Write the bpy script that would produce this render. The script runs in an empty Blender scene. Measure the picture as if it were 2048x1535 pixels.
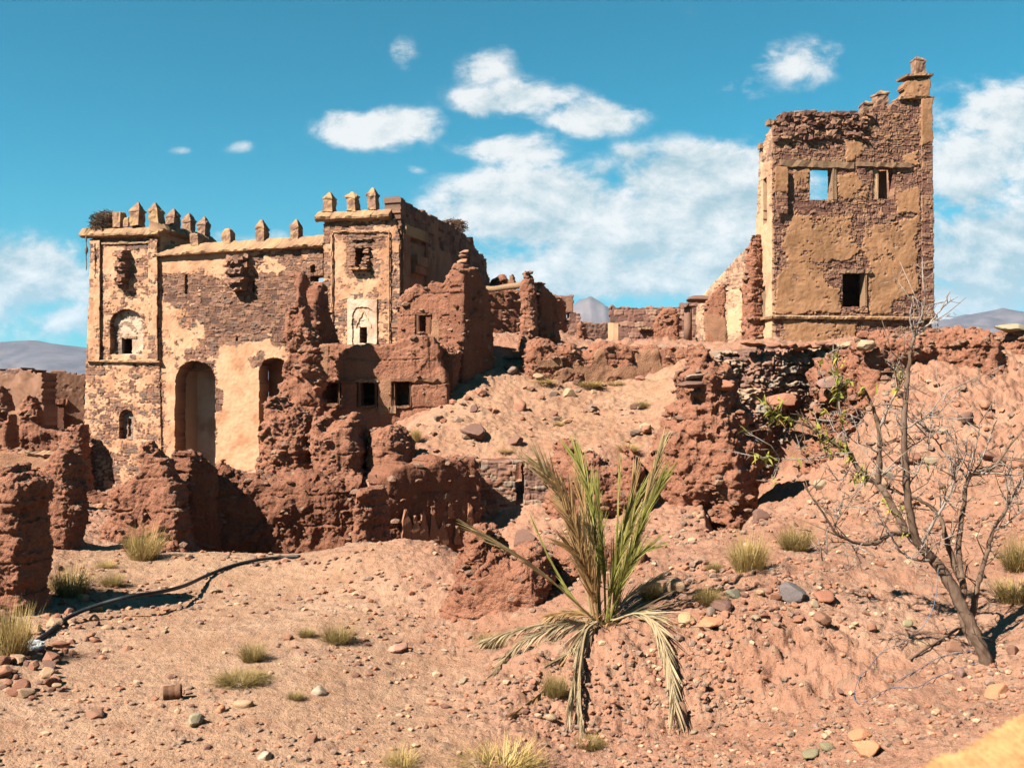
import bpy, math, random
import numpy as np
from mathutils import Vector, Matrix

random.seed(7); RNG = np.random.default_rng(11)
SC = bpy.context.scene
COL = SC.collection

# ------------------------------------------------------------------ camera
EZ = 2.2                      # eye height above the path (path is z = 0)
F = 2000.0                    # focal length in photo pixels (photo 2048 wide)
CX, HY = 1024.0, 800.0        # principal column, horizon row
cam_d = bpy.data.cameras.new('camera'); cam = bpy.data.objects.new('camera', cam_d); COL.objects.link(cam)
cam.location = (0, 0, EZ); cam.rotation_euler = (math.radians(90), 0, 0)
cam_d.sensor_width = 36; cam_d.lens = 36 * F / 2048; cam_d.shift_y = (HY - 767.5) / 2048
cam_d.clip_start = .1; cam_d.clip_end = 20000
cam_d.dof.use_dof = True; cam_d.dof.focus_distance = 18; cam_d.dof.aperture_fstop = 5.6
SC.camera = cam
SC.view_settings.view_transform = 'Standard'; SC.view_settings.look = 'None'
SC.view_settings.exposure = 2.18; SC.view_settings.gamma = 1; SC.view_settings.use_curve_mapping = False
SC.render.engine = 'CYCLES'
SC.cycles.max_bounces = 5; SC.cycles.diffuse_bounces = 3; SC.cycles.glossy_bounces = 2
SC.cycles.volume_bounces = 0; SC.cycles.transparent_max_bounces = 4
SC.cycles.use_denoising = True; SC.cycles.denoiser = 'OPENIMAGEDENOISE'; SC.cycles.denoising_input_passes = 'RGB_ALBEDO_NORMAL'; SC.cycles.denoising_prefilter = 'NONE'

# ------------------------------------------------------------------ sun and sky
SUN_AZ, SUN_EL = 53.0, 43.0   # degrees left of straight-behind-the-camera; elevation
a, e = math.radians(SUN_AZ), math.radians(SUN_EL)
SUN = Vector((-math.sin(a) * math.cos(e), -math.cos(a) * math.cos(e), math.sin(e)))
sd_ = bpy.data.lights.new('sun', 'SUN'); so = bpy.data.objects.new('sun', sd_); COL.objects.link(so)
sd_.energy = 5.0; sd_.angle = math.radians(.5); sd_.color = (1, .93, .82)
so.rotation_euler = (-SUN).to_track_quat('-Z', 'Y').to_euler(); so.location = (-30, -20, 40)

class NT:
    """small helper to write node trees"""
    def __init__(s, tree): s.t = tree; s.n = tree.nodes; s.l = tree.links
    def node(s, typ, **kw):
        n = s.n.new(typ)
        for k, v in kw.items(): setattr(n, k, v)
        return n
    def put(s, sock, v):
        if isinstance(v, bpy.types.NodeSocket): s.l.new(v, sock)
        elif v is not None:
            if sock.type == 'RGBA' and len(v) == 3: v = (*v, 1)
            sock.default_value = v
    def m(s, op, a, b=None, c=None, clamp=False):
        n = s.node('ShaderNodeMath', operation=op, use_clamp=clamp)
        s.put(n.inputs[0], a); s.put(n.inputs[1], b)
        if c is not None: s.put(n.inputs[2], c)
        return n.outputs[0]
    def vm(s, op, a, b=None, sc=None):
        n = s.node('ShaderNodeVectorMath', operation=op)
        s.put(n.inputs[0], a)
        if b is not None: s.put(n.inputs[1], b)
        if sc is not None: s.put(n.inputs['Scale'], sc)
        return n.outputs[0]
    def mix(s, f, a, b, mode='MIX'):
        n = s.node('ShaderNodeMix', data_type='RGBA', blend_type=mode)
        s.put(n.inputs[0], f); s.put(n.inputs[6], a); s.put(n.inputs[7], b)
        return n.outputs[2]
    def noise(s, vec, scale, detail=4, rough=.55, dist=0):
        n = s.node('ShaderNodeTexNoise'); s.put(n.inputs['Vector'], vec)
        n.inputs['Scale'].default_value = scale; n.inputs['Detail'].default_value = detail
        n.inputs['Roughness'].default_value = rough; n.inputs['Distortion'].default_value = dist
        return n.outputs[0]
    def ss(s, v, lo, hi, a=0., b=1.):
        n = s.node('ShaderNodeMapRange', interpolation_type='SMOOTHSTEP')
        s.put(n.inputs[0], v); n.inputs[1].default_value = lo; n.inputs[2].default_value = hi
        n.inputs[3].default_value = a; n.inputs[4].default_value = b
        return n.outputs[0]
    def attr(s, name): return s.node('ShaderNodeAttribute', attribute_name=name).outputs['Fac']

def build_world():
    w = bpy.data.worlds.new('World'); SC.world = w; w.use_nodes = True
    t = NT(w.node_tree); t.n.clear()
    out = t.node('ShaderNodeOutputWorld'); bg = t.node('ShaderNodeBackground'); t.l.new(bg.outputs[0], out.inputs[0])
    sky = t.node('ShaderNodeTexSky', sky_type='NISHITA'); sky.sun_disc = False
    sky.sun_elevation = math.radians(SUN_EL); sky.sun_rotation = math.radians(180 + SUN_AZ)
    sky.altitude = 1800; sky.air_density = 1.0; sky.dust_density = .6; sky.ozone_density = 1.5
    d = t.node('ShaderNodeTexCoord').outputs['Generated']
    sp = t.node('ShaderNodeSeparateXYZ'); t.l.new(d, sp.inputs[0])
    y = t.m('MAXIMUM', t.m('ABSOLUTE', sp.outputs[1]), .08)
    u = t.m('DIVIDE', sp.outputs[0], y); v = t.m('DIVIDE', sp.outputs[2], y)
    cv = t.node('ShaderNodeCombineXYZ'); t.l.new(u, cv.inputs[0]); t.l.new(t.m('MULTIPLY', v, 1.5), cv.inputs[1]); t.l.new(sp.outputs[1], cv.inputs[2])
    p = cv.outputs[0]
    # clouds by direction: (centre, radii) in hundredths of a radian-like slope, and weight
    clouds = [(-14, 272, 13, 5.5, 1), (3, 300, 13, 5, 1), (8, 285, 8, 4.5, .9), (-3, 327, 6.5, 4.5, .75), (8.5, 284, 8, 4, .8),
              (0, 0, 0, 0, 0)]
    L = [(760, 252, 130, 46, 1), (1030, 196, 130, 40, 1), (970, 138, 75, 48, .58), (1195, 232, 110, 38, .95), (1030, 296, 130, 42, 1),
         (1600, 120, 135, 55, .66), (1490, 168, 75, 32, .56), (815, 105, 48, 42, .50), (490, 290, 46, 22, .37), (380, 294, 36, 15, .36), (842, 332, 34, 16, .37),
         (1265, 308, 52, 30, .60), (1090, 415, 205, 88, 1.5), (1420, 380, 200, 90, 1.45), (1250, 455, 320, 80, 1.35),
         (1180, 545, 360, 72, .98), (1420, 560, 220, 50, .80), (2000, 245, 170, 95, .9), (1960, 330, 150, 120, 1.05), (2010, 500, 240, 140, 1.05), (1960, 600, 260, 60, .9), (1700, 560, 330, 90, .8),
         (70, 550, 150, 80, 1.4), (-60, 600, 250, 90, 1.0), (530, 488, 130, 34, .8), (130, 640, 250, 50, .8), (700, 560, 300, 60, .8), (2300, 300, 250, 160, 1), (-400, 350, 200, 90, 1)]
    M = None
    wob = t.noise(p, 9, 3, .5)
    ww = t.m('MULTIPLY', t.m('SUBTRACT', wob, .5), .05)
    u2 = t.m('ADD', u, ww); v2 = t.m('ADD', v, t.m('MULTIPLY', ww, .5))
    for (px, py, rx, ry, k) in L:
        a_ = t.m('DIVIDE', t.m('SUBTRACT', u2, (px - CX) / F), rx / F); b_ = t.m('DIVIDE', t.m('SUBTRACT', v2, (HY - py) / F), ry / F)
        r2 = t.m('MULTIPLY_ADD', a_, a_, t.m('MULTIPLY', b_, b_))
        el = t.m('MULTIPLY', t.m('POWER', 2.718, t.m('MULTIPLY', r2, -1.1)), k)
        M = el if M is None else t.m('SMOOTH_MAX', M, el, .18)
    front = t.m('GREATER_THAN', sp.outputs[1], 0.0)
    n1 = t.m('MULTIPLY_ADD', t.noise(p, 7, 3, .5), .45, t.m('MULTIPLY', t.noise(p, 19, 10, .66, .2), .60))
    off = t.vm('ADD', p, (-.012, .022, 0))
    n2 = t.m('MULTIPLY_ADD', t.noise(off, 7, 3, .5), .45, t.m('MULTIPLY', t.noise(off, 19, 10, .66, .2), .60))
    dens = t.m('ADD', M, t.m('MULTIPLY', t.m('MULTIPLY', t.m('SUBTRACT', n1, .50), 3.0), t.m('MULTIPLY_ADD', M, 1.7, .10, clamp=True)))
    back = t.m('MULTIPLY', t.m('SUBTRACT', n1, .42), 1.6)
    dens = t.m('ADD', t.m('MULTIPLY', dens, front), t.m('MULTIPLY', back, t.m('SUBTRACT', 1., front)))
    alpha = t.ss(dens, .27, .84)
    nl = t.noise(p, 5.5, 5, .55)
    # light and dark within the cloud: lit crests, greyer undersides
    lit = t.m('ADD', t.m('MULTIPLY', t.m('SUBTRACT', n1, n2), 4.4), .44)
    lit = t.m('ADD', lit, t.m('MULTIPLY', t.m('SUBTRACT', v, .165), 3.6))
    lit = t.m('ADD', lit, t.m('MULTIPLY', t.m('SUBTRACT', nl, .5), 1.6), clamp=True)
    ccol = t.mix(lit, (.095, .135, .150), (.212, .216, .214))
    tint = t.mix(1., sky.outputs[0], (.07, .57, .545), 'MULTIPLY')
    # near the horizon the sky pales
    pale = t.ss(v, .30, .0)
    tint = t.mix(t.m('MULTIPLY', pale, .55), tint, (.55, 1.75, 2.3))
    s_ = .05
    bgc = t.mix(t.m('MULTIPLY', alpha, .96), tint, t.vm('SCALE', ccol, sc=1 / s_ * .93))
    t.l.new(bgc, bg.inputs[0]); bg.inputs[1].default_value = s_
    w.cycles.sampling_method = 'MANUAL'; w.cycles.sample_map_resolution = 512
build_world()

# ------------------------------------------------------------------ helpers
def W(px, py, Y): return Vector(((px - CX) / F * Y, Y, EZ + (HY - py) / F * Y))

def hsh(i, j, k, seed):
    h = (i.astype(np.int64) * 374761393 + j.astype(np.int64) * 668265263 + k.astype(np.int64) * 1103515245 + seed * 974634777) & 0xffffffff
    h = ((h ^ (h >> 13)) * 1274126177) & 0xffffffff
    h = ((h ^ (h >> 15)) * 2246822519) & 0xffffffff
    return ((h ^ (h >> 16)) & 0xffffff) / float(0xffffff)

def vnoise(x, y, z, seed=0):
    x, y, z = np.broadcast_arrays(np.asarray(x, float), np.asarray(y, float), np.asarray(z, float))
    xi, yi, zi = np.floor(x).astype(np.int64), np.floor(y).astype(np.int64), np.floor(z).astype(np.int64)
    fx, fy, fz = x - xi, y - yi, z - zi
    fx, fy, fz = (f * f * f * (f * (f * 6 - 15) + 10) for f in (fx, fy, fz))
    r = 0
    for dx in (0, 1):
        wx = fx if dx else 1 - fx
        for dy in (0, 1):
            wy = fy if dy else 1 - fy
            for dz in (0, 1):
                wz = fz if dz else 1 - fz
                r = r + wx * wy * wz * hsh(xi + dx, yi + dy, zi + dz, seed)
    return r * 2 - 1

def fbm(x, y, z, octv=4, gain=.5, seed=0):
    x, y, z = np.broadcast_arrays(np.asarray(x, float), np.asarray(y, float), np.asarray(z, float))
    s, amp, tot = 0, 1., 0.
    for o in range(octv):
        f = 2.03 ** o
        s = s + amp * vnoise(x * f + 7.3 * o, y * f + 3.1 * o, z * f, seed + o); tot += amp; amp *= gain
    return s / tot * 1.6

def cells(x, y, seed, frac=.6):
    """scattered pebbles: returns bump 0..1 and id random"""
    xi, yi = np.floor(x).astype(np.int64), np.floor(y).astype(np.int64)
    bump = np.zeros_like(x); idr = np.zeros_like(x)
    z0 = np.zeros_like(xi)
    for dx in (-1, 0, 1):
        for dy in (-1, 0, 1):
            cx, cy = xi + dx, yi + dy
            h1, h2, h3, h4 = (hsh(cx, cy, z0 + q, seed) for q in range(4))
            r = .12 + .33 * h3 * h3
            asp = .7 + .6 * h4
            d = np.sqrt(((x - cx - .2 - .6 * h1) * asp) ** 2 + ((y - cy - .2 - .6 * h2) / asp) ** 2) / r
            b = np.sqrt(np.clip(1 - d * d, 0, 1)) * r * 2 * (hsh(cx, cy, z0 + 9, seed) < frac)
            m = b > bump
            bump = np.where(m, b, bump); idr = np.where(m, h3 * .37 + h4 * .63, idr)
    return bump, idr

def world_loc(o):
    v = Vector((0, 0, 0))
    while o is not None: v = v + o.location; o = o.parent
    return v

def tag(o, label, cat, group=None):
    o['label'] = label; o['category'] = cat
    if group: o['group'] = group
    return o

def thing(name, label, cat, loc, group=None):
    o = bpy.data.objects.new(name, None); COL.objects.link(o); o.location = loc; o.empty_display_size = .2
    return tag(o, label, cat, group)

def rawmesh(name, V, faces, mat, smooth=True, attrs=None):
    """faces: list of int arrays (n,3) / (n,4)"""
    me = bpy.data.meshes.new(name)
    V = np.asarray(V, np.float32)
    faces = [np.asarray(f, np.int32) for f in (faces if isinstance(faces, list) else [faces]) if len(f)]
    loops = np.concatenate([f.ravel() for f in faces]); sizes = np.concatenate([np.full(len(f), f.shape[1], np.int32) for f in faces])
    me.vertices.add(len(V)); me.vertices.foreach_set('co', V.ravel())
    me.loops.add(len(loops)); me.loops.foreach_set('vertex_index', loops)
    me.polygons.add(len(sizes))
    me.polygons.foreach_set('loop_start', np.concatenate([[0], np.cumsum(sizes)[:-1]]).astype(np.int32))
    sm = np.ones(len(sizes), bool) if smooth is True else (np.zeros(len(sizes), bool) if smooth is False else np.asarray(smooth, bool))
    me.polygons.foreach_set('use_smooth', sm)
    for k, v in (attrs or {}).items():
        at = me.attributes.new(k, 'FLOAT', 'POINT'); at.data.foreach_set('value', np.asarray(v, np.float32))
    me.update(calc_edges=True); me.validate()
    if mat: me.materials.append(mat)
    return me

def mk(name, V, faces, mat, parent=None, smooth=True, attrs=None, base=None):
    """one mesh object from world coordinates"""
    V = np.asarray(V, float)
    org = world_loc(parent) if parent is not None else Vector(base if base is not None else
          ((V[:, 0].min() + V[:, 0].max()) / 2, (V[:, 1].min() + V[:, 1].max()) / 2, V[:, 2].min()))
    me = rawmesh(name, V - np.array(org), faces, mat, smooth, attrs)
    o = bpy.data.objects.new(name, me); COL.objects.link(o)
    if parent is not None: o.parent = parent
    else: o.location = org
    return o

def sdist(U, Z, poly):
    P = np.asarray(poly, float); d2 = np.full(U.shape, 1e18); ins = np.zeros(U.shape, bool)
    for i in range(len(P)):
        ax, ay = P[i]; bx, by = P[(i + 1) % len(P)]
        ex, ey = bx - ax, by - ay; L2 = ex * ex + ey * ey + 1e-12
        tt = np.clip(((U - ax) * ex + (Z - ay) * ey) / L2, 0, 1)
        d2 = np.minimum(d2, (U - ax - tt * ex) ** 2 + (Z - ay - tt * ey) ** 2)
        if abs(ey) > 1e-12:
            c = ((ay > Z) != (by > Z)) & (U < (bx - ax) * (Z - ay) / ey + ax); ins ^= c
    return np.where(ins, 1, -1) * np.sqrt(d2)

class Plane:
    """vertical wall plane; th>0 turns it so that its right end comes nearer (normal swings left)"""
    def __init__(s, px, Y, deg):
        t = math.radians(deg); s.o = np.array([(px - CX) / F * Y, Y]); s.deg = deg
        s.u = np.array([math.cos(t), -math.sin(t)]); s.n = np.array([-math.sin(t), -math.cos(t)])
    def uv(s, px, py):
        d = np.array([(px - CX) / F, 1.]); k = s.o @ s.n / (d @ s.n)
        return ((k * d - s.o) @ s.u, EZ + k * (HY - py) / F)
    def poly(s, pts): return [s.uv(*p) for p in pts]
    def P(s, U, Z, off):
        U, Z, off = np.broadcast_arrays(U, Z, off)
        return np.stack([s.o[0] + U * s.u[0] + off * s.n[0], s.o[1] + U * s.u[1] + off * s.n[1], Z], -1)
    def Y(s, px):
        d = np.array([(px - CX) / F, 1.]); return s.o @ s.n / (d @ s.n)
    def shift(s, off):
        q = Plane(0, 1, s.deg); q.o = s.o + s.n * off; return q

def shell(pl, U, Z, fo, bo, cm, attrs):
    """front and back sheets plus the sides, from a cell mask"""
    nz, nu = U.shape; N = nz * nu
    idx = np.arange(N).reshape(nz, nu)
    a, b, c, d = idx[:-1, :-1], idx[:-1, 1:], idx[1:, 1:], idx[1:, :-1]
    fr = np.stack([a, b, c, d], -1)[cm]
    bk = fr[:, ::-1] + N
    pad = np.pad(cm, 1)
    sides = []
    for (dz, du, e0, e1) in ((-1, 0, b, a), (1, 0, d, c), (0, -1, a, d), (0, 1, c, b)):
        nb = pad[1 + dz:1 + dz + cm.shape[0], 1 + du:1 + du + cm.shape[1]]
        m = cm & ~nb
        sides.append(np.stack([e0[m], e1[m], e1[m] + N, e0[m] + N], -1))
    sides = np.concatenate(sides)
    V = np.concatenate([pl.P(U, Z, fo).reshape(-1, 3), pl.P(U, Z, bo).reshape(-1, 3)])
    Fq = np.concatenate([fr, bk, sides]); sm = np.concatenate([np.ones(len(fr) + len(bk), bool), np.zeros(len(sides), bool)])
    used = np.unique(Fq); remap = np.zeros(2 * N, np.int64); remap[used] = np.arange(len(used))
    at = {k: np.concatenate([v.ravel(), (v if k != 'pl' else v * 0).ravel()])[used] for k, v in attrs.items()}
    return V[used], remap[Fq], sm, at

def grid(poly, h):
    P = np.array(poly); u0, z0 = P.min(0) - 2 * h; u1, z1 = P.max(0) + 2 * h
    return np.meshgrid(np.arange(u0, u1 + h, h), np.arange(z0, z1 + h, h))

def stones(U, Z, rh, wr, seed, wob=.055):
    rg = np.random.default_rng(seed)
    Zw = Z + wob * fbm(U * 1.3, Z * 1.3, seed, 3, seed=seed) + .4 * wob * fbm(U * 5, Z * 5, 3, 2, seed=seed)
    Uw = U + wob * fbm(U * 2, Z * 2, seed + 9, 3, seed=seed + 5)
    z0, z1 = Zw.min() - .1, Zw.max() + .5
    rows = [z0]
    while rows[-1] < z1: rows.append(rows[-1] + rh * rg.uniform(.6, 1.4))
    rows = np.array(rows); ri = np.clip(np.searchsorted(rows, Zw, 'right'), 1, len(rows) - 1)
    d = np.minimum(Zw - rows[ri - 1], rows[ri] - Zw); rn = np.zeros(U.shape)
    um0, um1 = Uw.min() - 1, Uw.max() + 1
    for r in np.unique(ri):
        m = ri == r; x = um0 + rg.uniform(0, .3); ed = [um0 - .1]
        while x < um1: ed.append(x); x += rg.uniform(*wr) * (rg.uniform(.5, 1) if rg.random() < .35 else 1)
        ed.append(um1 + 1); ed = np.array(ed)
        q = np.clip(np.searchsorted(ed, Uw[m], 'right'), 1, len(ed) - 1)
        d[m] = np.minimum(d[m], np.minimum(Uw[m] - ed[q - 1], ed[q] - Uw[m]))
        rv = rg.random(len(ed)); rn[m] = rv[q]
    bul = np.clip(d / (.15 * rh), 0, 1) ** .5 * (1 - .25 * np.clip(d / (.5 * rh), 0, 1)) + .12 * fbm(U * 9, Z * 9, seed, 3, .6, seed + 2)
    return bul, rn

def masonry(name, pl, outline, mat, parent=None, holes=(), h=.028, thick=.5, base=0., spots=(), rh=.12, wr=(.16, .42),
            seed=1, rag=.0, rgs=4., hrag=.02, off=0., relief=.045, pthick=.03, uv=False, nf=1., poke=.45, bow=0., round_=0., hi=.35, wob=.055):
    """coursed rubble wall with plaster remains; outline, holes and spots in photo pixels on the plane"""
    o_uv = outline if uv else pl.poly(outline)
    U, Z = grid(o_uv, h)
    sd = sdist(U, Z, o_uv)
    sl = seed * 1.7
    if rag: sd = sd + rag * fbm(U * rgs, Z * rgs, sl, 4, .6, seed) - rag * .3
    bul, rn = stones(U, Z, rh, wr, seed, wob)
    if rag: sd = sd + (rn - .5) * rag * .8
    sdo = sd.copy()
    for hp in holes:
        sh = sdist(U, Z, hp if uv else pl.poly(hp)) + hrag * fbm(U * 5, Z * 5, sl + 3, 3, .6, seed)
        sd = np.minimum(sd, -sh)
    B = np.full(U.shape, float(base))
    for (pp, val) in spots:
        w = np.clip(sdist(U, Z, pp if uv else pl.poly(pp)) / .14 + .5, 0, 1); B = B * (1 - w) + val * w
    Fp = B + .45 * fbm(U * .55, Z * .55, sl + 2, 3, .5, seed + 11) + .8 * fbm(U * 1.6 * nf, Z * 1.6 * nf, sl, 4, .55, seed) + hi * fbm(U * 6 * nf, Z * 8 * nf, sl, 3, .6, seed + 3) - poke * (rn - .5) * bul * 1.6
    plv = np.clip(Fp / .10 + .5, 0, 1)
    fo = plv * (pthick + .016 * fbm(U * 2.5, Z * 2.5, sl, 4, .5, seed + 4) + .007 * fbm(U * 11, Z * 11, sl, 3, .6, seed + 14)) + (1 - plv) * (relief * (bul - .55) * (.5 + rn) + .018 * (rn - .5) + .008 * fbm(U * 14, Z * 14, sl, 3, .6, seed + 6))
    fo = fo + off + bow * fbm(U * .7, Z * .7, sl, 3, .5, seed + 8)
    if round_: fo = fo - round_ * (1 - np.clip(sdo / round_, 0, 1)) ** 2
    v = sd > 0
    cm = v[:-1, :-1] & v[:-1, 1:] & v[1:, 1:] & v[1:, :-1]
    V, Fq, sm, at = shell(pl, U, Z, fo, np.full(U.shape, off - thick), cm, {'pl': plv, 'rn': rn, 'mo': 1 - bul})
    return mk(name, V, Fq, mat, parent, sm, at)

def ico(sub):
    import bmesh
    bm = bmesh.new(); bmesh.ops.create_icosphere(bm, subdivisions=sub, radius=1)
    V = np.array([v.co[:] for v in bm.verts]); T = np.array([[v.index for v in f.verts] for f in bm.faces]); bm.free(); return V, T
IV, IT = ico(3); JV, JT = ico(1)
def rock_shape(seed, V0, angular=.6):
    rg = np.random.default_rng(seed); V = V0.copy()
    V *= 1 + .16 * fbm(V[:, 0] * 1.3 + seed, V[:, 1] * 1.3, V[:, 2] * 1.3, 3, .5, seed)[:, None]
    for _ in range(int(4 + angular * 9)):
        n = rg.normal(size=3); n /= np.linalg.norm(n); dd = rg.uniform(.52, .88); pr_ = V @ n
        V -= np.clip(pr_ - dd, 0, None)[:, None] * n * .93
    V *= 1 + .025 * fbm(V[:, 0] * 5 + seed, V[:, 1] * 5, V[:, 2] * 5, 3, .6, seed + 3)[:, None]
    V *= np.array([rg.uniform(.9, 1.3), rg.uniform(.7, 1.), rg.uniform(.45, .75)])
    V /= np.abs(V[:, 0]).max()
    return V
STV = None
def vor3(P, size, seed):
    """blocky break-up: random id of the nearest cell and distance to the crack between two cells"""
    Q = P / np.array(size); I = np.floor(Q).astype(np.int64); f1 = np.full(len(P), 9.); f2 = f1.copy(); idr = np.zeros(len(P))
    for dx in (-1, 0, 1):
        for dy in (-1, 0, 1):
            for dz in (-1, 0, 1):
                c = I + (dx, dy, dz); h = [hsh(c[:, 0], c[:, 1], c[:, 2], seed + 13 * q) for q in range(4)]
                d = np.sqrt(sum((Q[:, q] - c[:, q] - h[q]) ** 2 for q in range(3)))
                m = d < f1; f2 = np.where(m, f1, np.minimum(f2, d)); f1 = np.where(m, d, f1); idr = np.where(m, h[3], idr)
    return idr, f2 - f1

def cells3(P, size, seed, frac=.6):
    """pebbles and clods scattered through space: bump height (in units of size) and a random id"""
    Q = P / size; I = np.floor(Q).astype(np.int64); bump = np.zeros(len(P)); idr = np.zeros(len(P))
    for dx in (-1, 0, 1):
        for dy in (-1, 0, 1):
            for dz in (-1, 0, 1):
                c = I + (dx, dy, dz); h = [hsh(c[:, 0], c[:, 1], c[:, 2], seed + 13 * q) for q in range(5)]
                r = .16 + .34 * h[3] ** 1.5
                d2 = (Q[:, 0] - c[:, 0] - .2 - .6 * h[0]) ** 2 + (Q[:, 1] - c[:, 1] - .2 - .6 * h[1]) ** 2 + 1.5 * (Q[:, 2] - c[:, 2] - .2 - .6 * h[2]) ** 2
                b = np.sqrt(np.clip(r * r - d2, 0, None)) * (h[4] < frac)
                m = b > bump; bump = np.where(m, b, bump); idr = np.where(m, h[3] * .4 + h[0] * .6, idr)
    return bump, idr

def remesh(V, Fq, vox):
    """uniform skin around a closed shape, so that every side of it can carry relief"""
    me = rawmesh('tmp', V, Fq, None); o = bpy.data.objects.new('tmp', me); COL.objects.link(o)
    md = o.modifiers.new('r', 'REMESH'); md.mode = 'VOXEL'; md.voxel_size = vox; md.use_smooth_shade = True
    dg = bpy.context.evaluated_depsgraph_get(); dg.update(); ev = o.evaluated_get(dg); m2 = ev.to_mesh()
    n = len(m2.vertices); P = np.empty(n * 3, np.float32); m2.vertices.foreach_get('co', P)
    N = np.empty(n * 3, np.float32); m2.vertex_normals.foreach_get('vector', N)
    k = len(m2.loops); li = np.empty(k, np.int32); m2.loops.foreach_get('vertex_index', li)
    ls = np.empty(len(m2.polygons), np.int32); m2.polygons.foreach_get('loop_total', ls)
    ev.to_mesh_clear(); bpy.data.objects.remove(o); bpy.data.meshes.remove(me)
    assert (ls == 4).all()
    return P.reshape(-1, 3).astype(float), N.reshape(-1, 3).astype(float), li.reshape(-1, 4)

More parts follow.
